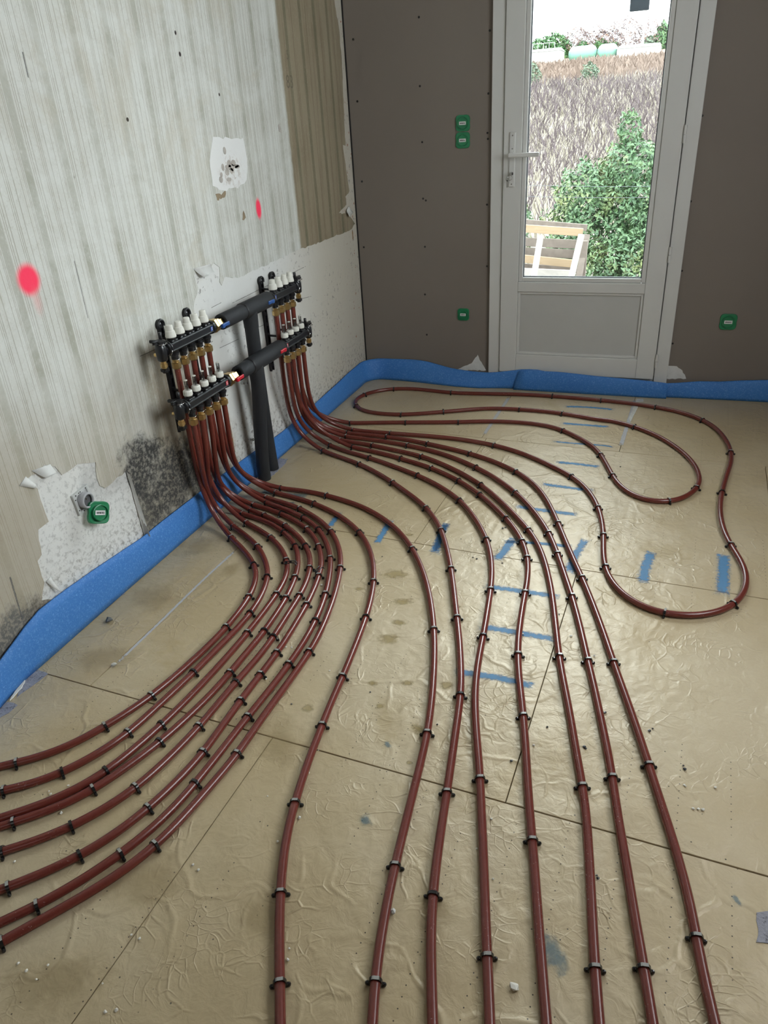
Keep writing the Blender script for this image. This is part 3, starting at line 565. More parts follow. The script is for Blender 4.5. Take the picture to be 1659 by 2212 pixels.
T['Q1'] = [(9,[(325,710),(450,755),(590,805),(700,860),(830,940),(930,1010),(1000,1060),(1065,1118),(1130,1200),(1175,1285),(1210,1400),(1243,1560)]),(3,[(1430,600),(1450,780),(1465,900),(1475,1050),(1480,1200),(1480,1325),(1460,1460),(1440,1600)]),(5,[(245,180),(220,350),(180,600),(150,800),(130,980),(110,1130),(100,1300),(100,1500),(105,1700),(110,1900),(115,2031)])]
T['Q2'] = [(9,[(375,672),(500,715),(655,758),(780,800),(900,845),(1010,887),(1120,940),(1220,1000),(1310,1068),(1390,1160),(1450,1250),(1500,1350)]),(7,[(365,330),(375,450),(365,580),(340,740),(310,920),(280,1060),(260,1200),(250,1350),(255,1500),(265,1650),(280,1800),(292,1940)]),(5,[(460,420),(470,600),(480,850),(487,1050),(492,1250),(500,1450),(508,1600),(515,1750),(525,2031)])]
T['Q3'] = [(9,[(530,682),(620,700),(700,717),(800,740),(890,766),(1000,800),(1105,832),(1210,880),(1305,926),(1450,1024),(1540,1100),(1635,1192)]),(7,[(530,130),(590,225),(622,310),(633,380),(635,440),(627,520),(612,600),(590,720),(575,820),(562,920),(558,1030),(562,1150),(577,1300),(590,1400),(600,1490)]),(5,[(790,180),(800,400),(815,560),(830,720),(845,900),(860,1150),(880,1400),(895,1600),(915,1850),(930,2031)])]
T['Q4'] = [(9,[(455,634),(560,650),(675,669),(850,706),(1035,748)]),(10,[(330,795),(480,865),(630,955),(740,1045),(860,1160),(970,1278)]),(7,[(700,240),(745,350),(778,470),(803,600),(823,760),(840,920),(855,1060),(880,1200),(910,1350),(940,1500),(970,1700),(1000,1860)]),(5,[(1190,320),(1215,500),(1232,750),(1245,1000),(1255,1200),(1265,1400),(1277,1630),(1290,1800),(1310,2031)])]
T['Q5'] = [(9,[(485,608),(650,625),(800,647),(925,669)]),(10,[(250,702),(430,757),(590,827),(700,885),(790,945),(880,1012),(970,1100),(1050,1200),(1115,1303),(1175,1447)]),(7,[(880,430),(945,620),(985,760),(1020,900),(1060,1085),(1100,1240),(1140,1430),(1185,1640),(1212,1770),(1237,1915)]),(6,[(570,450),(600,650),(640,850),(670,1050),(700,1250),(735,1430),(765,1620),(800,1800),(835,2031)])]
T['Q6'] = [(9,[(490,582),(640,594),(780,608),(930,630),(1075,658)]),(10,[(400,692),(550,729),(700,777),(880,857),(1000,940),(1080,1030),(1140,1140),(1180,1230),(1230,1350),(1290,1490),(1355,1628)]),(7,[(1090,660),(1150,820),(1200,960),(1247,1105),(1300,1250),(1360,1420),(1430,1620),(1503,1845)]),(6,[(860,350),(930,560),(1000,780),(1060,1000),(1110,1190),(1140,1390),(1170,1550),(1210,1750),(1280,2031)])]
T['LOOP'] = [(9,[(545,562),(700,574),(815,584),(1000,597),(1200,613),(1400,640),(1550,668)]),(10,[(850,702),(1000,757),(1130,817),(1280,892),(1370,965),(1430,1040),(1470,1122),(1495,1215),(1507,1315),(1502,1420),(1512,1535)]),(8,[(240,1660),(320,1760),(430,1850),(560,1912),(670,1942),(830,1957),(1000,1955),(1130,1925),(1240,1875),(1310,1800),(1345,1700),(1335,1600),(1280,1490),(1205,1388),(1160,1290),(1130,1180),(1125,1080),(1140,975),(1180,830),(1215,730),(1215,655),(1185,570),(1130,495),(1060,432),(995,397),(880,352),(750,315),(615,292),(400,260),(180,237)]),(10,[(1145,317),(900,303),(700,300),(410,293),(300,280),(150,264)]),(9,[(825,263),(720,277),(610,305),(560,337),(545,370),(562,397),(620,425),(720,442),(885,450),(1050,440),(1190,429),(1400,411)]),(10,[(700,403),(900,411),(1050,421),(1215,441),(1400,472),(1550,502)]),(8,[(150,380),(300,408),(455,450),(600,508),(720,572),(830,652),(920,742),(965,840),(968,900),(945,942),(880,997),(790,1038),(740,1050),(600,1052),(480,1022),(380,968),(310,905),(270,842),(230,762),(178,675),(100,592)]),(10,[(1220,563),(1100,527),(950,507),(700,496),(460,503),(250,504)]),(9,[(910,505),(700,507),(515,510)])]
CLP['P1']=[(11,410,1250),(11,622,1490),(2,955,635),(2,795,845),(2,250,1335),(1,700,218),(1,115,465)]
CLP['P2']=[(11,440,1155),(11,655,1325),(11,737,1605),(2,965,752),(2,560,1170),(2,90,1610),(1,435,530),(1,38,645)]
CLP['P3']=[(11,550,1120),(11,770,1245),(11,915,1450),(2,1155,610),(2,950,882),(2,325,1545),(1,725,518)]
CLP['P4']=[(11,520,1040),(11,885,1200),(11,997,1330),(11,990,1600),(2,1225,635),(2,1067,870),(2,820,1175),(2,315,1670),(1,650,645),(1,100,868)]
CLP['P5']=[(11,595,1010),(11,715,1050),(11,905,1145),(11,1090,1325),(11,1122,1520),(2,1325,622),(2,1130,920),(2,850,1245),(2,605,1550),(1,920,622),(1,490,892),(1,0,1057)]
CLP['P6']=[(11,615,960),(11,865,1040),(11,1095,1170),(11,1197,1325),(11,1200,1600),(2,1370,688),(2,1152,1035),(2,1048,1178),(2,890,1382),(2,635,1738),(1,1005,762),(1,550,1085),(1,35,1300)]
CLP['P7']=[(11,735,940),(11,1060,1070),(11,1205,1178),(11,1302,1430),(2,1505,605),(2,1435,795),(2,1245,1105),(2,943,1488),(2,565,1975),(1,800,1085),(1,240,1428)]
CLP['P8']=[(11,725,895),(11,1035,990),(11,1315,1195),(11,1392,1520),(2,1395,1018),(2,885,1750),(1,1040,1035),(1,0,1665)]
CLP['P9']=[(11,815,850),(11,1160,945),(11,1570,1205),(3,855,515),(3,802,770),(3,633,1208),(3,485,1557),(4,460,450),(4,350,1082),(4,346,1737)]
CLP['P10']=[(11,865,810),(11,1270,870),(3,1130,290),(3,1285,868),(3,1240,1605),(4,1170,900),(4,1024,1742)]
CLP['Q1']=[(9,325,710),(9,585,800),(9,828,938),(9,1065,1117),(9,1175,1285),(9,1243,1560),(3,1449,780),(3,1480,1328),(4,1548,362),(4,1450,1125)]
CLP['Q2']=[(9,375,672),(9,655,757),(9,1012,887),(9,1310,1067),(9,1498,1350),(7,366,583),(7,312,918),(7,292,1938),(5,510,1568)]
CLP['Q3']=[(9,530,682),(9,888,766),(9,1103,832),(9,1305,924),(9,1447,1022),(9,1635,1192),(7,590,228),(7,628,355),(7,613,595),(7,560,1038),(7,600,1488),(5,828,722)]
CLP['Q4']=[(9,455,634),(9,675,669),(9,1035,747),(9,1460,957),(7,638,150),(7,855,1062),(5,1188,322),(5,1277,1632)]
CLP['Q5']=[(9,485,607),(9,925,669),(9,1422,827),(10,880,1012),(10,1115,1303),(10,1175,1447),(7,943,622),(7,1060,1092),(7,1236,1917),(6,765,1628)]
CLP['Q6']=[(9,490,582),(9,780,607),(9,1073,658),(9,1383,728),(10,880,857),(10,1178,1230),(10,1355,1627),(7,1248,1103),(7,1503,1847),(6,1140,1402)]
CLP['LOOP']=[(9,545,560),(9,813,583),(9,1548,667),(10,1278,890),(10,1467,1120),(10,1507,1317),(10,1515,1542),(8,675,1942),(8,1237,1873),(8,1205,1387),(8,1138,977),(8,1217,657),(8,993,397),(8,615,292),(8,178,237),(10,1145,317),(9,1240,295),(9,828,264),(9,608,304),(9,557,390),(9,885,450),(9,1190,429),(10,902,411),(10,1215,441),(8,453,450),(8,945,942),(8,740,1050),(8,272,842),(8,178,673),(10,1220,562),(9,1290,504),(9,910,504),(9,515,509)]
# outlets: (x, y, z of the underside of the nut)
XU, XL, ZU, ZL = .090, .120, .741, .541
yUL = [-1.923+.0508*i for i in range(5)]; yLL = [-1.931+.0515*i for i in range(5)]
yUR = [-1.186+.0530*i for i in range(4)]; yLR = [-1.190+.0530*i for i in range(4)]
OUT = {}
for i in range(5): OUT['P%d' % (2*i+1)] = (XU, yUL[i], .655); OUT['P%d' % (2*i+2)] = (XL, yLL[i], .462)
for i in range(3): OUT['Q%d' % (2*i+1)] = (XU, yUR[i], .655); OUT['Q%d' % (2*i+2)] = (XL, yLR[i], .462)
OUT['LOOP'] = (XL, yLR[3], .462); OUT['LOOP2'] = (XU, yUR[3], .655)
def resample(P, step):
    P = np.array(P, float); d = np.r_[0, np.cumsum(np.linalg.norm(np.diff(P, axis=0), axis=1))]; keep = np.r_[True, np.diff(d) > 1e-6]; P = P[keep]; d = d[keep]
    n = max(2, int(d[-1]/step)); s = np.linspace(0, d[-1], n); return np.array([np.interp(s, d, P[:, k]) for k in range(3)]).T
def catmull(P, k=8):
    P = np.array(P, float); Q = np.vstack([2*P[0]-P[1], P, 2*P[-1]-P[-2]]); out = []
    for i in range(1, len(Q)-2):
        p0, p1, p2, p3 = Q[i-1:i+3]
        for j in range(k):
            s = j/k; out.append(.5*((2*p1)+(-p0+p2)*s+(2*p0-5*p1+4*p2-p3)*s*s+(-p0+3*p1-3*p2+p3)*s**3))
    out.append(P[-1]); return np.array(out)
def smooth(P, sig):
    k = np.arange(-3*sig, 3*sig+1); w_ = np.exp(-.5*(k/sig)**2); w_ /= w_.sum(); m_ = 3*sig
    A = np.vstack([2*P[0]-P[1:m_+1][::-1], P, 2*P[-1]-P[-m_-1:-1][::-1]])
    return np.array([np.convolve(A[:, c_], w_, 'valid') for c_ in range(3)]).T
def rise(out, P, upper):
    """from the nut down and over onto the floor, tangent to the laid run"""
    o = np.array(out, float); p = P[0]; tg = P[0]-P[3]; tg /= np.linalg.norm(tg)
    top = o+np.array([0, 0, .045]); s = np.linspace(0, 1, 34)[:, None]
    back = .30 if upper else .27
    a = o; b = o+np.array([-.004 if upper else 0, 0, -(.43 if upper else .27)]); c_ = p+tg*back*.9; c_[2] = .011+(.055 if upper else .045)
    B = (1-s)**3*a+3*(1-s)**2*s*b+3*(1-s)*s*s*c_+s**3*p; return np.vstack([top[None], B[:-1]])
def clip_mesh():
    m = MB(); R0, R1, w_ = .0103, .0128, .0032; prof = []
    for k in range(13):
        a = math.pi*k/12; ri, ro = R0, R1
        if 60 < math.degrees(a) < 120: ro = R1/math.sin(a)*.985
        prof.append((math.cos(a)*ri, math.sin(a)*ri, math.cos(a)*ro, math.sin(a)*ro))
    V = []
    prof = [(.0103, -.011, .0128, -.011)]+prof+[(-.0103, -.011, -.0128, -.011)]
    for x0, z0, x1, z1 in prof: V += [(x0, -w_, z0), (x1, -w_, z1), (x1, w_, z1), (x0, w_, z0)]
    F = [(4*i+k, 4*i+(k+1) % 4, 4*i+4+(k+1) % 4, 4*i+4+k) for i in range(len(prof)-1) for k in range(4)]; m.add(V, F)
    for sx in (-1, 1):
        m.lathe((sx*.0150, 0, -.0112), (sx*.25, 0, 1), [(0, .0028), (.003, .0040), (.0065, .0036), (.009, .0015)], 8)
        m.box((min(sx*.0115, sx*.0155), -.0025, -.008), (max(sx*.0115, sx*.0155), .0025, -.003))
    me = m.me('clip'); bm = bmesh.new(); bm.from_mesh(me); bmesh.ops.recalc_face_normals(bm, faces=list(bm.faces)); bm.to_mesh(me); bm.free(); return me
CLIP = clip_mesh(); CLIP.materials.append(M_clip)
CLIPG = CLIP.copy(); CLIPG.materials.append(simple('clip_top_glint', (.34, .34, .32), .35, bump=.05)); bm = bmesh.new(); bm.from_mesh(CLIPG)  # grey top faces paint a reflected highlight into the clip colour
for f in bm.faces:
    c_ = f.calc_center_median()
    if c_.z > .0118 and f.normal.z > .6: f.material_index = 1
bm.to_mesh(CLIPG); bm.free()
PLAB = {'P1': 'dark red heating pipe nearest the left wall in the bundle leaving at lower left', 'P2': 'second dark red heating pipe from the wall in the lower left bundle',
 'P3': 'third red heating pipe from the wall in the bundle leaving at the left edge', 'P4': 'fourth red heating pipe from the wall in the left bundle, pressed against the third',
 'P5': 'fifth red heating pipe from the wall in the bundle leaving at the left edge', 'P6': 'sixth red heating pipe from the wall in the bundle leaving at the left edge',
 'P7': 'red heating pipe second from the outside of the bundle leaving at the left edge', 'P8': 'outermost red heating pipe of the left bundle, leaving lowest at the left edge',
 'P9': 'leftmost red heating pipe running to the bottom edge, beside the left bundle', 'P10': 'red heating pipe right of the yellow stains, second from left at the bottom edge',
 'Q1': 'red heating pipe third from left at the bottom edge, nearest pipe of the right manifold', 'Q2': 'red heating pipe fourth from left at the bottom edge, bulging left below the first joint',
 'Q3': 'red heating pipe with an S-bend, fourth from right at the bottom edge', 'Q4': 'red heating pipe third from right at the bottom edge',
 'Q5': 'red heating pipe second from right at the bottom edge', 'Q6': 'rightmost red heating pipe running straight to the bottom edge', 'LOOP': 'long red heating pipe looping back and forth below the door'}
def lay(key):
    pts = [zpt(z, a, b) for z, L in T[key] for a, b in L]
    P = smooth(resample(catmull(pts), .012), 4); P[:, 2] = .0105
    if key != 'LOOP':     # carries on out of the picture
        d = P[-1]-P[-5]; d /= np.linalg.norm(d); E = [P[-1]]
        for i in range(55):
            d = d+np.array([0, -1., 0])*(.035 if key[0] == 'P' and int(key[1:]) < 9 else .0); d /= np.linalg.norm(d); E.append(E[-1]+d*.015)
        P = np.vstack([P, E[1:]])
        P[:, 0] = np.maximum(P[:, 0], .07)
    up = OUT[key][2] > .6; R = rise(OUT[key], P, up); full = np.vstack([R, P])
    if key == 'LOOP':
        R2 = rise(OUT['LOOP2'], P[::-1].copy(), True); full = np.vstack([full, R2[::-1]])
    full = resample(full, .011)
    head = full[:4].copy(); F2 = smooth(full, 3); F2[:4] = head
    L = (float(P[len(P)//2][0]), float(P[len(P)//2][1]), 0.0)
    m = MB().tube(F2, .0100, 12); o = m.build('heating_pipe', M_pipe, None, L)
    tag(o, PLAB[key], 'heating pipe', 'red heating pipes clipped to the floor boards')
    for (z, a, b) in CLP[key]:
        q = zpt(z, a, b); i = int(np.argmin(np.linalg.norm(F2[:, :2]-q[:2], axis=1)+(F2[:, 2] > .04)*9)); i = min(max(i, 2), len(F2)-3)
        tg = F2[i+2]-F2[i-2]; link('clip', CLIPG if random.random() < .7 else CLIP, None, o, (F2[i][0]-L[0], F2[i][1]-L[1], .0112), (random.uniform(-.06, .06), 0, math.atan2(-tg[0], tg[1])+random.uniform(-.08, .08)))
    return F2
random.seed(5)
RUN = {k: lay(k) for k in T}

# ------------------------------------------------------------------ manifolds
def cap_me():
    m = MB(); m.lathe((0, 0, 0), (0, 0, 1), [(0, .0175), (.003, .0185), (.014, .0165), (.020, .0155), (.023, .0128), (.038, .0112), (.041, .0095)], 20, False); return m.me('valve_cap')
def fm_base():
    m = MB(); m.lathe((0, 0, 0), (0, 0, 1), [(0, .0150), (.003, .0165), (.016, .0160), (.0195, .0135)], 14, False); return m.me('flow_meter')
def fm_tube():
    m = MB(); m.lathe((0, 0, .019), (0, 0, 1), [(0, .0062), (.030, .0060), (.034, .0055)], 14); return m.me('sight_glass')
def fm_core(): m = MB(); m.cyl((0, 0, .018), (0, 0, .040), .0016, 6).cyl((0, 0, .030), (0, 0, .034), .0040, 8); return m.me('indicator')
def fm_lid(): m = MB(); m.cyl((0, 0, .052), (0, 0, .0555), .0065, 14, bev=.001); return m.me('meter_lid')
def nut_me():
    m = MB(); m.lathe((0, 0, 0), (0, 0, -1), [(-.001, .0115), (.013, .0115)], 8, False); m.lathe((0, 0, -.013), (0, 0, -1), [(0, .0125), (.002, .0158), (.019, .0158), (.023, .0125)], 6, False)
    return m.me('compression_nut')
CAPM, FMB, FMT, FMC, FML, NUT = cap_me(), fm_base(), fm_tube(), fm_core(), fm_lid(), nut_me()
t = NT('meter_glass'); tr = t.n('ShaderNodeBsdfTransparent'); gl = t.n('ShaderNodeBsdfGlossy'); gl.inputs['Roughness'].default_value = .05; fr = t.n('ShaderNodeFresnel'); mx = t.n('ShaderNodeMixShader')
t.set(mx.inputs[0], t.math('ADD', fr.outputs[0], .12, clamp=True)); t.set(mx.inputs[1], tr.outputs[0]); t.set(mx.inputs[2], gl.outputs[0]); tr.inputs[0].default_value = (.80, .82, .82, 1); t.t.links.new(mx.outputs[0], t.t.nodes['Material Output'].inputs[0]); M_mglass = t.m
def manifold(xb, zb, ys, end, flow, label):
    """end = -1: vent and drain on the near side, ball valve on the far side; +1 the other way round"""
    root = empty('manifold', (xb, sum(ys)/len(ys), zb)); tag(root, label, 'manifold', 'heating manifolds on the left wall')
    y0, y1 = min(ys)-.030, max(ys)+.030; L = root.location
    m = MB(); m.box((xb-.017, y0, zb-.015), (xb+.016, y1, zb+.014), .003)
    m.box((xb+.014, y0+.004, zb+.0085), (xb+.0195, y1-.004, zb+.0125), .001).box((xb+.014, y0+.004, zb-.0135), (xb+.0195, y1-.004, zb-.0095), .001)
    for y in ys:
        m.box((xb-.0165, y-.0175, zb+.010), (xb+.0145, y+.0175, zb+.021), .003)
        m.lathe((xb, y, zb-.013), (0, 0, -1), [(0, .0150), (.010, .0140), (.012, .0165), (.019, .0165), (.021, .0130), (.034, .0125)], 14, False)
        m.cyl((xb+.012, y+.004, zb-.024), (xb+.0165, y+.004, zb-.024), .003, 8)
    m.build('manifold_body', M_mani, root)
    ye = y0 if end < 0 else y1; yv = y1 if end < 0 else y0; s = end
    # end piece with vent, drain
    m = MB(); m.lathe((xb, ye, zb), (0, s, 0), [(-.004, .0175), (-.002, .0225), (.004, .0235), (.005, .0205), (.008, .0205), (.009, .0235), (.016, .0225), (.018, .0175)], 24, False)
    yc = ye+s*.036
    m.cyl((xb, ye+s*.015, zb), (xb, yc, zb), .0155, 18); m.lathe((xb, yc, zb-.034), (0, 0, 1), [(0, .012), (.004, .017), (.024, .0185), (.044, .0185), (.056, .0150), (.060, .0120)], 20)
    m.build('end_piece', M_mani, root)
    m = MB(); m.lathe((xb, yc, zb+.025), (0, 0, 1), [(0, .013), (.003, .0205), (.009, .0205), (.012, .0120)], 10, False)
    m.box((xb-.034, yc-.006+s*.004, zb+.026), (xb-.010, yc+.006+s*.004, zb+.037), .003).box((xb-.004, yc+s*.016, zb+.028), (xb+.006, yc+s*.030, zb+.037), .002)
    m.cyl((xb-.002, yc-s*.013, zb+.034), (xb-.002, yc-s*.013, zb+.058), .0062, 10, bev=.001); m.build('air_vent', M_black, root)
    m = MB(); m.tube([(xb+.010, yc-s*.016, zb+.024), (xb+.021, yc-s*.012, zb+.024), (xb+.022, yc+s*.010, zb+.024), (xb+.008, yc+s*.016, zb+.024)], .0013, 6)
    m.tube([(xb+.012, ye+s*.009, zb-.002), (xb+.0245, ye+s*.009, zb-.006), (xb+.016, ye+s*.009, zb-.022)], .0014, 6)
    for y in ys: m.tube([(xb+.006, y-.012, zb-.046), (xb+.017, y-.008, zb-.046), (xb+.017, y+.010, zb-.044)], .0011, 6)
    m.build('wire_clip', M_chrome, root)
    m = MB(); m.lathe((xb, yc, zb-.030), (0, 0, -1), [(0, .0095), (.012, .0095), (.013, .0125), (.024, .0125), (.026, .009), (.030, .009)], 8, False).cyl((xb, yc, zb-.012), (xb-.026, yc+s*.004, zb-.014), .006, 10)
    dr = m.build('drain_cock', M_brass, root)
    MB().lathe((xb, yc, zb-.058), (0, 0, -1), [(0, .010), (.002, .0148), (.010, .0148), (.012, .010), (.016, .0085)], 16, False).cyl((xb+.010, yc-.008, zb-.064), (xb+.014, yc-.012, zb-.064), .004, 8).build('drain_cap', M_black, dr)
    # ball valve
    m = MB(); m.lathe((xb, yv, zb), (0, -s, 0), [(-.004, .0175), (-.002, .0235), (.007, .0245), (.009, .0215), (.014, .0205)], 24, False); m.build('flange', M_black, root)
    m = MB(); m.lathe((xb, yv-s*.013, zb), (0, -s, 0), [(0, .019), (.002, .0265), (.015, .0265), (.017, .0215), (.020, .0215), (.021, .0245), (.033, .0245), (.035, .019), (.060, .018)], 6, False)
    bv = m.build('ball_valve', M_brass, root)
    yl = yv-s*.040; m = MB(); m.cyl((xb+.014, yl, zb-.004), (xb+.031, yl, zb-.004), .0065, 10)
    m.box((xb+.027, yl-.008, zb-.011), (xb+.037, yl+.008, zb+.004), .002)
    a, b = sorted((yl, yl-s*.042)); m.box((xb+.029, a, zb-.009), (xb+.036, b, zb+.005), .0025)
    m.build('valve_lever', M_redp if flow else M_bluep, bv)
    a, b = sorted((yv+s*.006, yv+s*.020)); MB().box((xb+.0155, a, zb-.008), (xb+.0175, b, zb+.008)).build('sticker', M_lred if flow else M_lblue, root)
    m = MB()
    for k in range(3): m.box((xb+.0174, a+.003, zb-.005+k*.004), (xb+.0178, b-.003, zb-.0035+k*.004))
    m.box((xb+.016, a-.010 if s > 0 else a+.022, zb-.003), (xb+.0168, a-.007 if s > 0 else a+.025, zb+.004)); m.build('print', M_white, root)
    for y in ys:
        if flow:
            f = link('flow_meter', FMB, M_cap, root, (0, y-L[1], .0285)); link('sight_glass', FMT, M_mglass, f); link('indicator', FMC, M_ink, f); link('meter_lid', FML, M_cap, f)
            MB().cyl((xb, y, zb+.018), (xb, y, zb+.030), .0145, 16).build('meter_neck', M_black, root)
        else:
            link('valve_cap', CAPM, M_cap, root, (0, y-L[1], .0285)); MB().cyl((xb, y, zb+.018), (xb, y, zb+.030), .0155, 16).build('valve_neck', M_black, root)
        link('compression_nut', NUT, M_brass, root, (0, y-L[1], -.0445))
    return root
manifold(XU, ZU, yUL, -1, False, 'upper left black manifold with five white valve caps and a blue lever')
manifold(XL, ZL, yLL, -1, True, 'lower left black manifold with five flow meters and a red lever')
manifold(XU, ZU, yUR, 1, False, 'upper right black manifold with four white valve caps')
manifold(XL, ZL, yLR, 1, True, 'lower right black manifold with four flow meters')
def bracket(y, label, z0=.40, z1=.812):
    root = empty('bracket', (0, y, z0)); tag(root, label, 'bracket', 'black wall brackets behind the manifolds')
    m = MB(); m.box((.0045, y-.014, z0), (.012, y-.008, z1-.01)).box((.0045, y+.008, z0), (.012, y+.014, z1-.01)).box((.0023, y-.014, z0), (.005, y+.014, z1-.01))
    for k in range(9): m.box((.004, y-.009, z0+.02+k*.045), (.011, y+.009, z0+.034+k*.045))
    m.lathe((.0023, y, z1-.02), (1, 0, 0), [(0, .019), (.003, .019)], 20); m.tube([(.0115, y+.016*math.cos(a), z1-.02+.016*math.sin(a)) for a in np.linspace(-.4, math.pi+.4, 18)], .0055, 8); m.build('rail', M_black, root)
    MB().lathe((.0045, y, z1-.02), (1, 0, 0), [(0, .009), (.004, .009), (.006, .006)], 6, False).build('fixing_bolt', M_sockg, root)
    for xb, zb in ((XU, ZU), (XL, ZL)):
        m = MB(); m.tube([(.010, y, zb-.020), (xb-.010, y, zb-.019), (xb+.006, y, zb-.0185)], .005, 6).tube([(.010, y, zb+.018), (xb-.014, y, zb+.0165)], .005, 6); m.build('support_arm', M_black, root)
    return root
for y, lb in ((-1.862, 'black wall bracket at the near end of the left manifolds'), (-1.700, 'black wall bracket beside the insulated pipe behind the left manifolds'), (-1.135, 'black wall bracket at the near end of the right manifolds'), (-1.035, 'black wall bracket at the far end of the right manifolds')): bracket(y, lb)

# ------------------------------------------------------------------ insulated feed pipes
def sleeve(m, a, b, ro, ri=.016, seg=28, dents=0.0):
    a = Vector(a); b = Vector(b); L = (b-a).length
    m.lathe(a, b-a, [(.02, ri*.9), (.02, ri), (0, ri+.001), (0, ro-.001), (.0015, ro), (L-.0015, ro), (L, ro-.001), (L, ri+.001), (L-.02, ri), (L-.02, ri*.9)], seg)
def bent(m, P, ro, seg=26):
    C_ = resample(catmull(P), .02); m.tube(C_, ro, seg)
def tee(xb, zb, y0, y1, yt, ycol, foot, label, lean):
    root = empty('insulated_pipe', foot); tag(root, label, 'insulated pipe', 'black insulated feed pipes')
    m = MB(); sleeve(m, (xb, y0, zb), (xb, ycol+.004, zb), .0290); m.build('pipe_sleeve', M_ins, root)
    m = MB(); sleeve(m, (xb, ycol, zb), (xb, y1, zb), .0328)
    m.lathe((xb, yt, zb), (Vector((xb+lean[0], yt+lean[1], zb-.1))-Vector((xb, yt, zb))), [(.005, .031), (.040, .0305), (.075, .0295)], 28); m.build('tee_sleeve', M_ins, root)
    m = MB(); bent(m, [(xb+lean[0]*.6, yt+lean[1]*.6, zb-.06)]+[(foot[0]+(xb+lean[0]-foot[0])*s**1.3, foot[1]+(yt+lean[1]-foot[1])*s, s*(zb-.1)) for s in (.85, .6, .35, .15, 0)], .0283)
    m.build('riser_sleeve', M_ins, root)
    m = MB(); m.lathe((xb, ycol-.0025, zb), (0, 1, 0), [(0, .0292), (.0025, .0332), (.004, .0326)], 28); m.build('sleeve_edge', M_black, root)
    return root
tee(XU, ZU, -1.612, -1.243, -1.398, -1.452, (.048, -1.322, 0), 'upper black insulated pipe tee between the manifolds, its riser behind', (-.004, .004))
tee(XL, ZL, -1.600, -1.243, -1.462, -1.512, (.062, -1.425, 0), 'lower black insulated pipe tee with its riser in front', (0, .002))
for p, lb in (((541, 949), 'small steel anchor bolt in the wall left of the insulated riser foot'), ((521, 827), 'small steel anchor bolt in the wall below the red lever')):
    q = wl(*p); m = MB(); m.cyl((0, q[1], q[2]), (.014, q[1], q[2]), .007, 6, smooth=False).cyl((.012, q[1], q[2]), (.030, q[1]+.001, q[2]), .0035, 10); tag(m.build('anchor_bolt', M_chrome, None, (0, q[1], q[2])), lb, 'bolt')

# ------------------------------------------------------------------ electrical boxes
def green_cover(loc, axes, s, label, labeled=True, cat='electrical box', depth=.012):
    """axes: columns = right, up, outward"""
    M = Matrix((axes[0], axes[1], axes[2])).transposed(); root = empty('box_cover', loc); tag(root, label, cat, 'green electrical box covers')
    n = 40; out = []
    for k in range(n):
        a = 2*math.pi*k/n; c_, s_ = math.cos(a), math.sin(a); e = 4.5
        r = s/((abs(c_)**e+abs(s_)**e)**(1/e)); r *= 1-.045*math.exp(-((math.cos(2*a))**2-1)**2*30)*(1 if abs(s_) < .5 else .3); out.append((r*c_, r*s_))
    V = [M@Vector((x, y, 0)) for x, y in out]+[M@Vector((x*.97, y*.97, depth*.45)) for x, y in out]+[M@Vector((x*.90, y*.90, depth*.5)) for x, y in out]
    for rr, zz in ((.74, .45), (.72, 1.0), (.66, 1.02), (.64, .7)): V += [M@Vector((s*rr*math.cos(2*math.pi*k/n), s*rr*math.sin(2*math.pi*k/n), depth*zz)) for k in range(n)]
    R = 7; F = [(i*n+k, i*n+(k+1) % n, (i+1)*n+(k+1) % n, (i+1)*n+k) for i in range(R-1) for k in range(n)]+[tuple((R-1)*n+k for k in range(n)), tuple(range(n))[::-1]]
    link('cover_plate', mesh('cover_plate', V, F, False), M_green, root)
    def bx(x0, x1, y0, y1, z0, z1, mt, nm):
        m = MB(); m.box((x0, y0, z0), (x1, y1, z1), M=M); return link(nm, m.me(nm), mt, root)
    bx(-s*.46, s*.46, -s*.20, s*.20, depth*.7, depth*.78+.0006, M_white, 'sticker')
    m = MB(); rg = random.Random(3)
    x = -s*.34
    while x < s*.32: w_ = rg.uniform(.03, .09)*s; m.box((x, -s*.10+rg.uniform(-.02, .02)*s, depth*.78+.0004), (x+w_, s*.08, depth*.78+.0010), M=M); x += w_+rg.uniform(.02, .04)*s
    link('print', m.me('print'), M_ink, root)
    return root
BAX = (Vector((1, 0, 0)), Vector((0, 0, 1)), Vector((0, -1, 0)))
def atb(px, py): q = wb(px, py); return (q[0], -.001, q[2])
S_ = .040
green_cover(atb(1000, 266), BAX, .0365, 'upper cover of the pair of green electrical boxes left of the door')
green_cover(atb(1000, 303), BAX, .0365, 'lower cover of the pair of green electrical boxes left of the door')
green_cover(atb(1001, 679), BAX, .0335, 'single green electrical box cover low on the wall left of the door')
green_cover(atb(1573, 695), BAX, .0395, 'green electrical box cover low on the wall right of the door')
# dangling cover and open socket on the left wall
q = wl(211, 1107, .03); ang = math.radians(-25)
r_ = Vector((.35, math.cos(ang), math.sin(ang))).normalized(); o_ = Vector((.92, -.30, .22)); o_ = (o_-r_*o_.dot(r_)).normalized(); u_ = o_.cross(r_)
green_cover(tuple(q), (r_, u_, o_), .036, 'loose green electrical box cover hanging beside the bare socket on the left wall', depth=.020)
q = wl(183, 1080, .012); yq, zq = q[1], q[2]
root = empty('wall_socket', (0, yq, zq)); tag(root, 'bare round grey wall socket on a metal mounting frame in the torn wallpaper', 'socket')
rg = random.Random(2); m = MB(); tl = math.radians(6); MT = Matrix.Translation((.0, yq, zq))@Matrix.Rotation(tl, 4, 'X')
m.box((.0, -.036, -.036), (.004, .036, .036), .001, MT); 
for a, b in ((-.036, -.026), (.026, .036)): m.box((.004, a, -.036), (.009, b, .036), .001, MT)
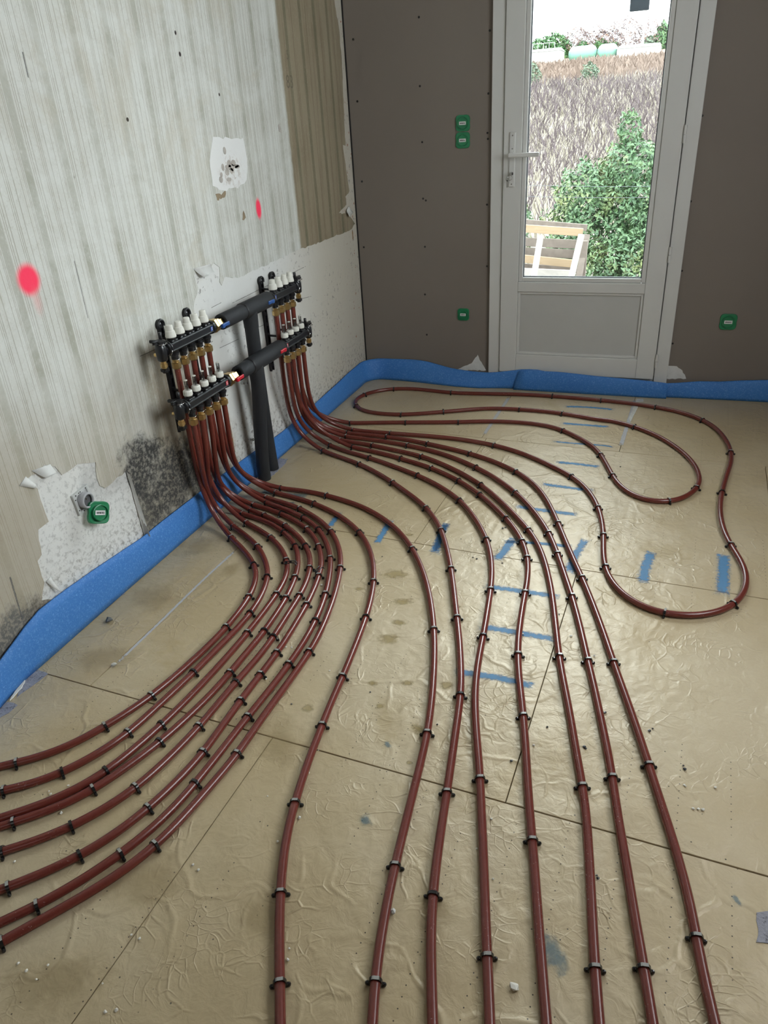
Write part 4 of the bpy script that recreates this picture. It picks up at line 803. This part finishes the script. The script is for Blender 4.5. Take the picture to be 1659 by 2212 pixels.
m.box((.004, -.026, .026), (.009, .026, .036), .001, MT); m.box((.004, -.026, -.036), (.009, .026, -.026), .001, MT); m.build('mounting_frame', M_sock, root)
m = MB()
for (a, b) in [(-.010, .031), (-.003, .031), (.022, .030), (-.024, .030), (-.031, .018), (.031, -.018), (-.031, -.02), (.012, -.031), (-.014, -.031)]:
    c0 = MT@Vector((.0085, a, b)); m.cyl(c0, c0+Vector((.0012, 0, 0)), .0022, 8)
m.build('frame_hole', M_ink, root)
m = MB(); m.lathe((.004, yq, zq), (1, 0, 0), [(0, .0255), (.020, .0255), (.024, .0235), (.024, .0195), (.018, .0190)], 28, caps=False).build('socket_ring', M_sockg, root)
m = MB(); m.cyl((.004, yq, zq), (.017, yq, zq), .0192, 26); m.build('socket_well', M_sockd, root)
m = MB(); m.cyl((.016, yq-.006, zq+.008), (.026, yq-.006, zq+.008), .0024, 10); m.build('earth_pin', M_chrome, root)

# ------------------------------------------------------------------ paint, tape, stains and torn facing on the boards
def fpath(pts, k=4): P = catmull([fl(*p) for p in pts], k); return [(p[0], p[1], 0) for p in P]
UP = (0, 0, 1)
def z10(a, b): return (850+a/3.318, 760+b/3.318)
def z7(a, b): return (950+a/3.318, 1100+b/3.318)
def z9(a, b): return (600+a/3.318, 760+b/3.318)
def z8(a, b): return (1250+a/3.687, 800+b/3.687)
for pts, wd in [([z10(1200,392),z10(1400,398),z10(1610,418)], .034), ([z10(1180,510),z10(1370,525),z10(1570,540)], .036), ([z10(1115,640),z10(1270,655),z10(1480,670),z10(1600,685)], .022), ([z10(1140,788),z10(1320,805),z10(1500,828)], .034), ([z10(1045,945),z10(1240,972),z10(1460,998)], .034), ([z10(845,1102),z10(1100,1140),z10(1350,1172)], .036), ([z10(760,1360),z10(1000,1370),z10(1320,1400)], .030),
                ([z7(280,545),z7(600,590),z7(900,635)], .036), ([z7(245,832),z7(560,885),z7(870,940)], .036), ([z7(65,1160),z7(400,1205),z7(710,1280)], .036),
                ([z7(1060,200),z7(970,330),z7(925,480)], .042), ([z8(590,1425),z8(530,1580),z8(515,1710)], .046), ([z8(1150,1450),z8(1155,1580),z8(1140,1820)], .052), ([z7(540,190),z7(470,290),z7(395,375)], .044), ([z7(60,90),z7(10,170),z7(-40,350)], .036),
                ([z9(450,1140),z9(400,1215),z9(370,1255)], .034), ([z9(815,1195),z9(760,1290),z9(700,1385)], .036), ([z9(1215,1215),z9(1160,1340),z9(1110,1450)], .038)]:
    strip_decal('paint_mark', fpath(pts), wd*1.25, M_paint, floor, UP, .0006)
strip_decal('paint_mark', fpath([(560, 1062), (600, 1066), (670, 1072)]), .045, M_paint2, floor, UP, .0006); strip_decal('paint_mark', fpath([(640, 1085), (580, 1100)]), .04, M_paint2, floor, UP, .0006)
for p, a, b in [((790, 1770), .018, .03), ((1195, 2060), .03, .06), ((1592, 1945), .008, .02), ((838, 1610), .012, .02)]: q = fl(*p); blob_decal('paint_smear', q, a*1.3, b*1.3, .6, M_smear, floor)
for pts, wd in [([(1101,856),(1075,895),(1044,941)], .022), ([(1373,862),(1358,910),(1340,966)], .024)]: strip_decal('joint_tape', fpath(pts), wd, M_tape, floor, UP, .0005)
strip_decal('joint_tape', fpath([(516, 1183), (440, 1252), (350, 1340), (248, 1438)], 8), .012, M_tape, floor, UP, .0008)
sheet('tape_scrap', [[(fl(*p)[0], fl(*p)[1]) for p in [(1376, 862), (1390, 862), (1390, 868), (1374, 869), (1378, 880), (1362, 912), (1358, 904), (1368, 880)]]], M_tape if False else M_foam, lambda x, y: (x, y, .0004), floor, .001, (0, 0, 1))
for p, a, b, an in [((855,1240),.085,.055,.3),((870,1300),.07,.035,.2),((840,1380),.065,.045,.5),((862,1345),.05,.03,0),((880,1475),.035,.022,.1),((805,1477),.030,.022,.4),((665,1530),.035,.03,0),((820,1525),.025,.02,.3),((775,1272),.035,.02,0),((885,1155),.035,.022,.2),((965,1480),.04,.03,.5),((905,1575),.04,.03,0),((885,1648),.015,.01,0),((985,1310),.03,.02,0)]:
    q = fl(*p); blob_decal('glue_stain', q, a, b, an, M_glue, floor)
for p, a, b, an in [((430,1180),.14,.10,.8),((330,1290),.12,.16,.9),((230,1420),.16,.10,.5),((500,1230),.05,.09,.1),((600,1600),.10,.14,.7),((310,1900),.14,.10,.3),((120,2120),.16,.10,.3),((940,1970),.06,.07,.2),((560,1980),.1,.08,.2)]:
    q = fl(*p); blob_decal('damp_stain', q, a, b, an, M_stain, floor, .0003)
def concrete(pts, seed, h=.0016, mt=None): return sheet('bare_screed', [ragged([(fl(*p)[0], fl(*p)[1]) for p in pts], .004, .015, seed)], mt or M_conc, lambda x, y: (x, y, .0003), floor, h, (0, 0, 1))
concrete([(72, 1444), (96, 1452), (104, 1456), (92, 1466), (62, 1488), (36, 1508), (40, 1490)], 1); concrete([(0, 1532), (14, 1517), (38, 1524), (20, 1540), (-6, 1556)], 2)
concrete([(240, 1288), (252, 1272), (270, 1283), (255, 1292)], 3); concrete([(552, 1020), (560, 1005), (590, 990), (622, 992), (612, 1006), (588, 1028), (575, 1036)], 4)
concrete([(1634, 1972), (1664, 1968), (1672, 2040), (1633, 2036)], 5, .0012)
concrete([(130, 1388), (142, 1372), (150, 1366), (140, 1380)], 6); concrete([(1180, 838), (1195, 834), (1200, 838), (1188, 842)], 7, .001, M_foam)
for pts in ([(38, 1490), (22, 1515), (48, 1488), (57, 1465)], [(225, 1298), (240, 1293), (252, 1294), (230, 1304)], [(128, 1366), (150, 1352), (160, 1350), (135, 1368)]):
    sheet('torn_film', [ragged([(fl(*p)[0], fl(*p)[1]) for p in pts], .002, .01, 4)], M_crumb, lambda x, y: (x, y, .002), floor, .003, (0, 0, 1))
# scattered crumbs, lumps and off-cuts
def lump(name, px, py, r, mat, seed, label, cat, group=None, flat=.6, z0=0.0):
    rg = random.Random(seed); bm = bmesh.new(); bmesh.ops.create_icosphere(bm, subdivisions=1, radius=r)
    for v in bm.verts: v.co *= rg.uniform(.65, 1.25); v.co.z *= flat
    mz = min(v.co.z for v in bm.verts)
    for v in bm.verts: v.co.z -= mz
    me = bpy.data.meshes.new(name); bm.to_mesh(me); bm.free(); q = fl(px, py)
    o = link(name, me, mat, None, (q[0], q[1], z0+.0008), (0, 0, rg.uniform(0, 6))); return tag(o, label, cat, group)
lump('cement_lump', 236, 1343, .014, M_mortar, 3, 'dark cement lump lying on the boards near the left edge strip', 'lump')
lump('mortar_rubble', 560, 1020, .026, M_mortar, 4, 'brown mortar rubble at the foot of the insulated risers', 'rubble')
lump('foam_crumb', 1111, 2134, .0085, M_crumb, 5, 'largest white foam crumb, between two pipes at the bottom right', 'crumb')
lump('foam_crumb', 850, 1972, .0065, M_foam, 6, 'grey-white foam crumb right of the second pipe at the bottom', 'crumb')
lump('foam_crumb', 247, 1438, .010, M_foam, 7, 'pale foam blob at the end of the white joint line', 'crumb')
rg = random.Random(11)
cr = [(110,1717),(148,1698),(133,1757),(32,1863),(417,1869),(429,1881),(284,2020),(302,2029),(40,2083),(57,2099),(79,2117),(104,2086),(222,2126),(252,2183),(228,2188),(688,1622),(667,1671),(647,1768),(648,1767),(600,1819),(578,1721),(625,2050),(622,2075),(1065,1900),(1030,1835),(1062,1770),(1481,1700),(1497,1748),(1508,1749),(1518,1750),(1545,1702),(1153,1611),(575,1468),(630,1400),(618,1399),(712,1450),(695,1265),(1233,1375),(1129,1371),(1284,1418),(756,1137),(750,1137),(1478,1697),(106,1710),(292,1695)]
for i, (a, b) in enumerate(cr): lump('foam_crumb', a, b, rg.uniform(.0022, .0045), M_crumb, 30+i, 'tiny white foam crumb lying loose on the boards', 'crumb', 'tiny foam crumbs')
dk = [(1022,1205),(1030,1208),(1085,1217),(1086,1142),(1092,1140),(996,1165),(1208,1328),(1307,1540),(1182,1571),(1262,1614),(1265,1618),(1289,1892),(1291,1898),(1105,1645),(945,1566),(800,1496),(630,1522),(1479,1663),(1340,1009),(1088,893),(1476,1655),(826,1203),(1410,1575),(1403,1580)]
for i, (a, b) in enumerate(dk): lump('plastic_chip', a, b, rg.uniform(.0025, .0045), M_black, 130+i, 'tiny black plastic chip lying loose on the boards', 'chip', 'tiny black chips', .4)
# two broken clips between the pipes of the left bundle
for (px, py, lb, rz, h0) in ((628, 1219, 'broken black clip lying across the third and fourth pipe of the left bundle', .2, .0215), (688, 1228, 'loose black clip strip leaning between the fifth and sixth pipe of the left bundle', 1.2, .012)):
    q = fl(px, py, .02); m = MB()
    for k in (-1, 1): m.tube([(.022*math.cos(a)*1.0, k*.005+.004*math.sin(2*a), .010*math.sin(a)) for a in np.linspace(0, math.pi, 12)], .0018, 6)
    m.box((-.020, -.006, 0), (-.012, .006, .006), .001); o = m.build('broken_clip', M_clip); o.location = (q[0], q[1], h0); o.rotation_euler = (.2, .1, rz); tag(o, lb, 'clip')

# ------------------------------------------------------------------ outside
def ground(x, y):
    b = -.6 if y < 9 else -.6+.0925*(y-9)
    return b+.05*math.sin(x*1.3+y*.7)*(1 if y > 7 else .3)
nx, ny = 70, 130; xs = np.linspace(-40, 30, nx); ys = np.r_[np.linspace(.3, 20, 60), np.linspace(21, 75, 70)]
V = [(x, y, ground(x, y)) for y in ys for x in xs]; F = [(j*nx+i, j*nx+i+1, (j+1)*nx+i+1, (j+1)*nx+i) for j in range(len(ys)-1) for i in range(nx-1)]
tag(link('field', mesh('field', V, F, True), M_soil), 'sloping dry field outside the glazed door', 'field', kind='structure')
NR = np.random.RandomState(4)
def ribbons(name, n, xr, yr, hr, wd, mat, label, cat, lean=.5, rowstep=None, parts=None):
    x = NR.uniform(*xr, n)*1.0; y = NR.uniform(0, 1, n)**.75*(yr[1]-yr[0])+yr[0]
    x = x/20*.5+.5; lo = -.1-.18*(y-6)-2.0-.08*y; hi = 1.5-.024*(y-6)+2.0+.08*y; x = lo+x*(hi-lo)
    if rowstep: y = np.round(y/rowstep)*rowstep+NR.normal(0, .16, n)
    z = np.array([ground(a, b) for a, b in zip(x, y)])-.02; h = NR.uniform(*hr, n); a = NR.uniform(0, 2*math.pi, n); l = NR.uniform(0, lean, n)*h
    w_ = wd*NR.uniform(.6, 1.3, n)*(1+y/30)
    dx, dy = np.cos(a), np.sin(a); px_, py_ = np.cos(a+1.57)*w_, np.sin(a+1.57)*w_*.3
    j = NR.uniform(-.15, .15, (n, 2))
    V = np.stack([np.c_[x-w_, y, z], np.c_[x+w_, y, z], np.c_[x+dx*l*.4+w_*.8+j[:, 0]*h, y+dy*l*.4, z+h*.55], np.c_[x+dx*l*.4-w_*.8+j[:, 0]*h, y+dy*l*.4, z+h*.55], np.c_[x+dx*l+j[:, 1]*h, y+dy*l, z+h]], 1).reshape(-1, 3)
    b = np.arange(n)*5; me = bpy.data.meshes.new(name)
    F = [(k, k+1, k+2, k+3) for k in b]+[(k+3, k+2, k+4) for k in b]; me.from_pydata(V.tolist(), [], F); me.update()
    return tag(link(name, me, mat), label, cat, kind='stuff')
ribbons('vine_canes', 9000, (-20, 20), (9, 38), (.25, .75), .008, M_twig, 'bare purple-brown vine canes covering the slope', 'vines', .9, 1.1)
ribbons('dry_grass', 14000, (-20, 20), (8.5, 40), (.12, .45), .012, M_grass, 'pale dry grass between the vines', 'grass', .8)
ribbons('russet_vines', 7000, (-20, 20), (38, 57), (.2, .5), .018, M_rust, 'russet vine rows on the upper slope', 'vines', .7, 1.6)
def foliage(parent, blobs, n, size, mat, name='foliage'):
    V = []; F = []; tot = sum(b[3]*b[4]*b[5] for b in blobs)**(1)
    for (cx, cy, cz, rx, ry, rz) in blobs:
        k = max(20, int(n*(rx*ry*rz)**(2/3)/sum((b[3]*b[4]*b[5])**(2/3) for b in blobs)))
        d = NR.normal(size=(k, 3)); d /= np.linalg.norm(d, axis=1)[:, None]; r = NR.uniform(.55, 1.05, (k, 1))**.6
        P = d*r*np.array([rx, ry, rz])*(1+.12*np.sin(d[:, :1]*7+d[:, 2:]*9))+np.array([cx, cy, cz])
        nn = d+NR.normal(0, .7, (k, 3)); nn[:, 2] += .4; nn /= np.linalg.norm(nn, axis=1)[:, None]
        a = np.cross(nn, NR.normal(size=(k, 3))); a /= np.linalg.norm(a, axis=1)[:, None]; b = np.cross(nn, a); s = size*NR.uniform(.6, 1.3, (k, 1))
        base = len(V); Q = np.stack([P-a*s, P-b*s*.45+nn*s*.12, P+a*s, P+b*s*.45+nn*s*.12], 1).reshape(-1, 3); V += Q.tolist()
        F += [(base+4*i, base+4*i+1, base+4*i+2, base+4*i+3) for i in range(k)]
    T_ = parent.location; V = [(v[0]-T_[0], v[1]-T_[1], v[2]-T_[2]) for v in V]
    o = link(name, mesh(name, V, F), mat, parent); o['kind'] = 'stuff'; return o
def plant(name, loc, blobs, n, size, mat, label, cat, trunk=.05, group=None):
    root = empty(name, loc); tag(root, label, cat, group)
    m = MB(); 
    for i, b in enumerate(blobs): m.tube([(loc[0], loc[1], loc[2]), ((loc[0]+b[0])/2+.02, (loc[1]+b[1])/2, (loc[2]+b[2])/2-.05), (b[0], b[1], b[2])], trunk, 6, rr=[trunk, trunk*.7, trunk*.3])
    m.build('branches', M_wood2, root); foliage(root, blobs, n, size, mat); return root
plant('shrub', (1.05, 5.7, -.62), [(.78, 5.8, .05, .62, .6, .62), (1.30, 5.9, .35, .62, .6, .55), (1.15, 5.8, .70, .42, .4, .30), (1.06, 5.8, 1.06, .14, .14, .24), (.62, 5.7, .40, .36, .4, .38), (1.2, 5.2, -.35, .55, .45, .42), (1.5, 5.5, -.1, .5, .5, .6), (.52, 5.4, -.12, .30, .3, .30)], 22000, .030, M_leaf, 'big leafy green shrub outside the door', 'shrub', .035)
plant('shrub', (-.28, 6.3, -.62), [(-.30, 6.3, .02, .22, .25, .36), (-.32, 6.3, -.3, .25, .25, .3)], 1600, .026, M_leaf, 'narrow green shrub at the left edge of the door glass', 'shrub', .02)
def off(px, py, Y): q = wb(px, py, Y); return q
q = off(1275, 152, 40); plant('olive_tree', (q[0], 40, ground(q[0], 40)), [(q[0], 40, q[2]-.1, .42, .4, .45), (q[0]-.35, 40, q[2]-.55, .35, .3, .3)], 1200, .07, M_olive, 'small grey-green olive tree in the middle of the field', 'tree')
q = off(1152, 160, 40); plant('olive_tree', (q[0], 40, ground(q[0], 40)), [(q[0], 40, q[2]-.2, .40, .4, .7)], 1000, .07, M_olive, 'small olive tree at the left edge of the door glass', 'tree')
# far farm: trees, tanks, white sheds
def far(px, py): return wb(px, py, 60)
for px, py, rx, rz, mt, lb in [(1165, 108, 1.1, .55, M_leafd, 'round green pine behind the white shed on the left'), (1200, 104, 1.0, .8, M_leafd, 'taller round green pine behind the left white shed'), (1218, 122, .5, .8, M_leafd, 'low green bush right of the left white shed'),
        (1245, 95, 1.0, .9, M_autumn, 'bare reddish tree above the left green tank'), (1285, 92, 1.2, .9, M_autumn, 'bare reddish tree above the right green tank'), (1315, 90, 1.0, .8, M_autumn, 'bare reddish tree between the two tree groups'), (1352, 82, 1.1, 1.1, M_autumn, 'tall bare tree left of the white mast'), (1405, 82, 1.1, 1.0, M_autumn, 'orange-brown bare tree right of the white mast'),
        (1258, 101, .35, .30, M_leafd, 'small green bush behind the left green tank'), (1298, 97, .40, .30, M_leafd, 'small green bush between the two green tanks'), (1325, 98, .3, .2, M_leafd, 'small green bush left of the white shed'), (1405, 92, .4, .3, M_olive, 'small yellow-green bush right of the white mast'), (1432, 88, .5, .9, M_leafd, 'dark pine at the right edge of the door glass')]:
    r = 1.1; q = wb(px, py, 66); plant('far_tree', (q[0], 66, ground(q[0], 66)), [(q[0], 66, q[2], rx*r*1.15, .8, rz*r*1.2)], 1500, .15 if mt is not M_autumn else .085, mt, lb, 'tree', .06, 'trees behind the farm tanks')
def tank(x0, x1, pz, r, mt, label):
    a = far(x0, pz[0]); b = far(x1, pz[1]); root = empty('storage_tank', ((a[0]+b[0])/2, 60, ground((a[0]+b[0])/2, 60)-.0)); tag(root, label, 'tank', 'horizontal tanks at the farm')
    m = MB(); d = Vector(b-a); L = d.length; m.lathe(a, d, [(0, r*.45), (.12, r*.8), (.3, r), (L-.3, r), (L-.12, r*.8), (L, r*.45)], 24); m.build('tank_shell', mt, root)
    m = MB()
    for s in (.2, .8): c0 = a+(b-a)*s; m.box((c0[0]-.12, 59.6, ground(c0[0], 60)-.2), (c0[0]+.12, 60.4, c0[2]-r*.6))
    m.build('cradle', M_tankw, root)
tank(1229, 1289, (119, 113), .50, M_tank, 'left pale green storage tank at the farm'); tank(1291, 1334, (114, 110), .50, M_tank, 'right pale green storage tank at the farm')
def shed(x0, x1, yt, yb, label, rail=False):
    a = far(x0, (yt[0]+yb[0])/2); b = far(x1, (yt[1]+yb[1])/2); zt0 = far(x0, yt[0])[2]; zt1 = far(x1, yt[1])[2]; zb0 = far(x0, yb[0])[2]-.3
    root = empty('white_shed', ((a[0]+b[0])/2, 60, zb0)); tag(root, label, 'shed')
    zt = (zt0+zt1)/2; m = MB(); m.box((a[0], 59.3, zb0), (b[0], 61.5, zt-.12)); m.build('shed_wall', M_tankw, root)
    m = MB(); m.add([(a[0]-.05, 59.2, zt-.12), (b[0]+.05, 59.2, zt-.12), (b[0]+.05, 61.6, zt-.12), (a[0]-.05, 61.6, zt-.12), (a[0]+.1, 60.4, zt+.1), (b[0]-.1, 60.4, zt+.1)], [(0, 1, 5, 4), (2, 3, 4, 5), (1, 2, 5), (3, 0, 4), (3, 2, 1, 0)]); m.build('roof', M_tankw, root)
    if rail:
        m = MB()
        for k in range(7): x = a[0]+(b[0]-a[0])*k/6*.85; m.cyl((x, 59.3, zt-.12), (x, 59.3, zt+.38), .02, 6)
        m.cyl((a[0], 59.3, zt+.38), (a[0]+(b[0]-a[0])*.85, 59.3, zt+.38), .02, 6); m.build('railing', M_tankw, root)
shed(1130, 1213, (110, 107), (133, 131), 'white shed with a railing on its roof at the left', True); shed(1334, 1427, (101, 96), (129, 124), 'long low white shed right of the green tanks')
q = far(1386, 100); root = MB().cyl((q[0], 60.5, q[2]-1), (q[0]+.05, 60.5, q[2]+2.2), .10, 8, .06).cyl((q[0]-.3, 60.5, q[2]-.2), (q[0], 60.5, q[2]+.35), .04, 6).build('mast', M_tankw, None, (q[0], 60.5, q[2]-1)); tag(root, 'thin white mast standing behind the long white shed', 'mast')
# timber crate in front of the shrub
root = empty('timber_frame', (.55, 3.6, -.6)); tag(root, 'raw timber frame of planks standing outside the door', 'timber frame')
def plank(a, b, wd, th, mt, up=(0, 0, 1), nm='plank'):
    a = Vector(a); b = Vector(b); d = (b-a).normalized(); u = Vector(up); u = (u-d*u.dot(d)).normalized(); n = d.cross(u); M = Matrix((d, u, n)).transposed().to_4x4(); M.translation = (a+b)/2
    L = (b-a).length; MB().box((-L/2, -wd/2, -th/2), (L/2, wd/2, th/2), .003, M).build(nm, mt, root)
def TF(x, y, Y): return Vector(wb(x, y, Y))
plank(TF(1085, 490, 3.55), TF(1259, 502, 3.55), .070, .03, M_wood); plank(TF(1085, 476, 3.95), TF(1268, 492, 3.95), .060, .03, M_wood2)
plank(TF(1085, 520, 3.95), TF(1252, 528, 3.95), .085, .02, M_wood2); plank(TF(1085, 541, 3.95), TF(1246, 549, 3.95), .085, .02, M_wood2)
plank(TF(1085, 554, 3.75), TF(1242, 570, 3.75), .075, .03, M_wood); plank(TF(1085, 585, 3.55), TF(1240, 592, 3.55), .07, .03, M_woodw); plank(TF(1085, 572, 3.95), TF(1246, 584, 3.95), .06, .02, M_wood2)
plank(TF(1085, 606, 3.5), TF(1240, 612, 3.5), .09, .03, M_woodw)
plank(TF(1168, 510, 3.52), TF(1153, 600, 3.30), .055, .035, M_woodw, (1, 0, 0), 'post'); plank(TF(1256, 507, 3.52), TF(1234, 600, 3.30), .055, .035, M_woodw, (1, 0, 0), 'post'); plank(TF(1268, 507, 3.9), TF(1250, 600, 3.7), .06, .035, M_wood2, (1, 0, 0), 'post')
for x in (1110, 1262): a = TF(x, 520, 3.8); plank(a, (a[0], a[1], -.62), .07, .05, M_wood2, (1, 0, 0), 'post')
for y0, lb in ((400, 'upper thin fence wire crossing the view through the door'), (424, 'lower thin fence wire crossing the view through the door')):
    a = TF(1080, y0-1, 4.7); b = TF(1460, y0+2, 4.7); tag(MB().tube([a+(b-a)*s-Vector((0, 0, .01*math.sin(s*3.14))) for s in np.linspace(0, 1, 12)], .0022, 6).build('fence_wire', M_wire, None, tuple(a)), lb, 'wire')
a = TF(1360, 26, .22); b = TF(1402, 24, .22)
m = MB().box((a[0], .20, a[2]), (b[0], .225, a[2]+.32), .003); m.box((a[0]+.02, .14, a[2]+.26), (b[0]-.02, .25, a[2]+.30)); tag(m.build('hanging_plate', M_slate, None, (a[0], .21, a[2])), 'dark slate-grey plate hanging outside the top of the door glass', 'plate')
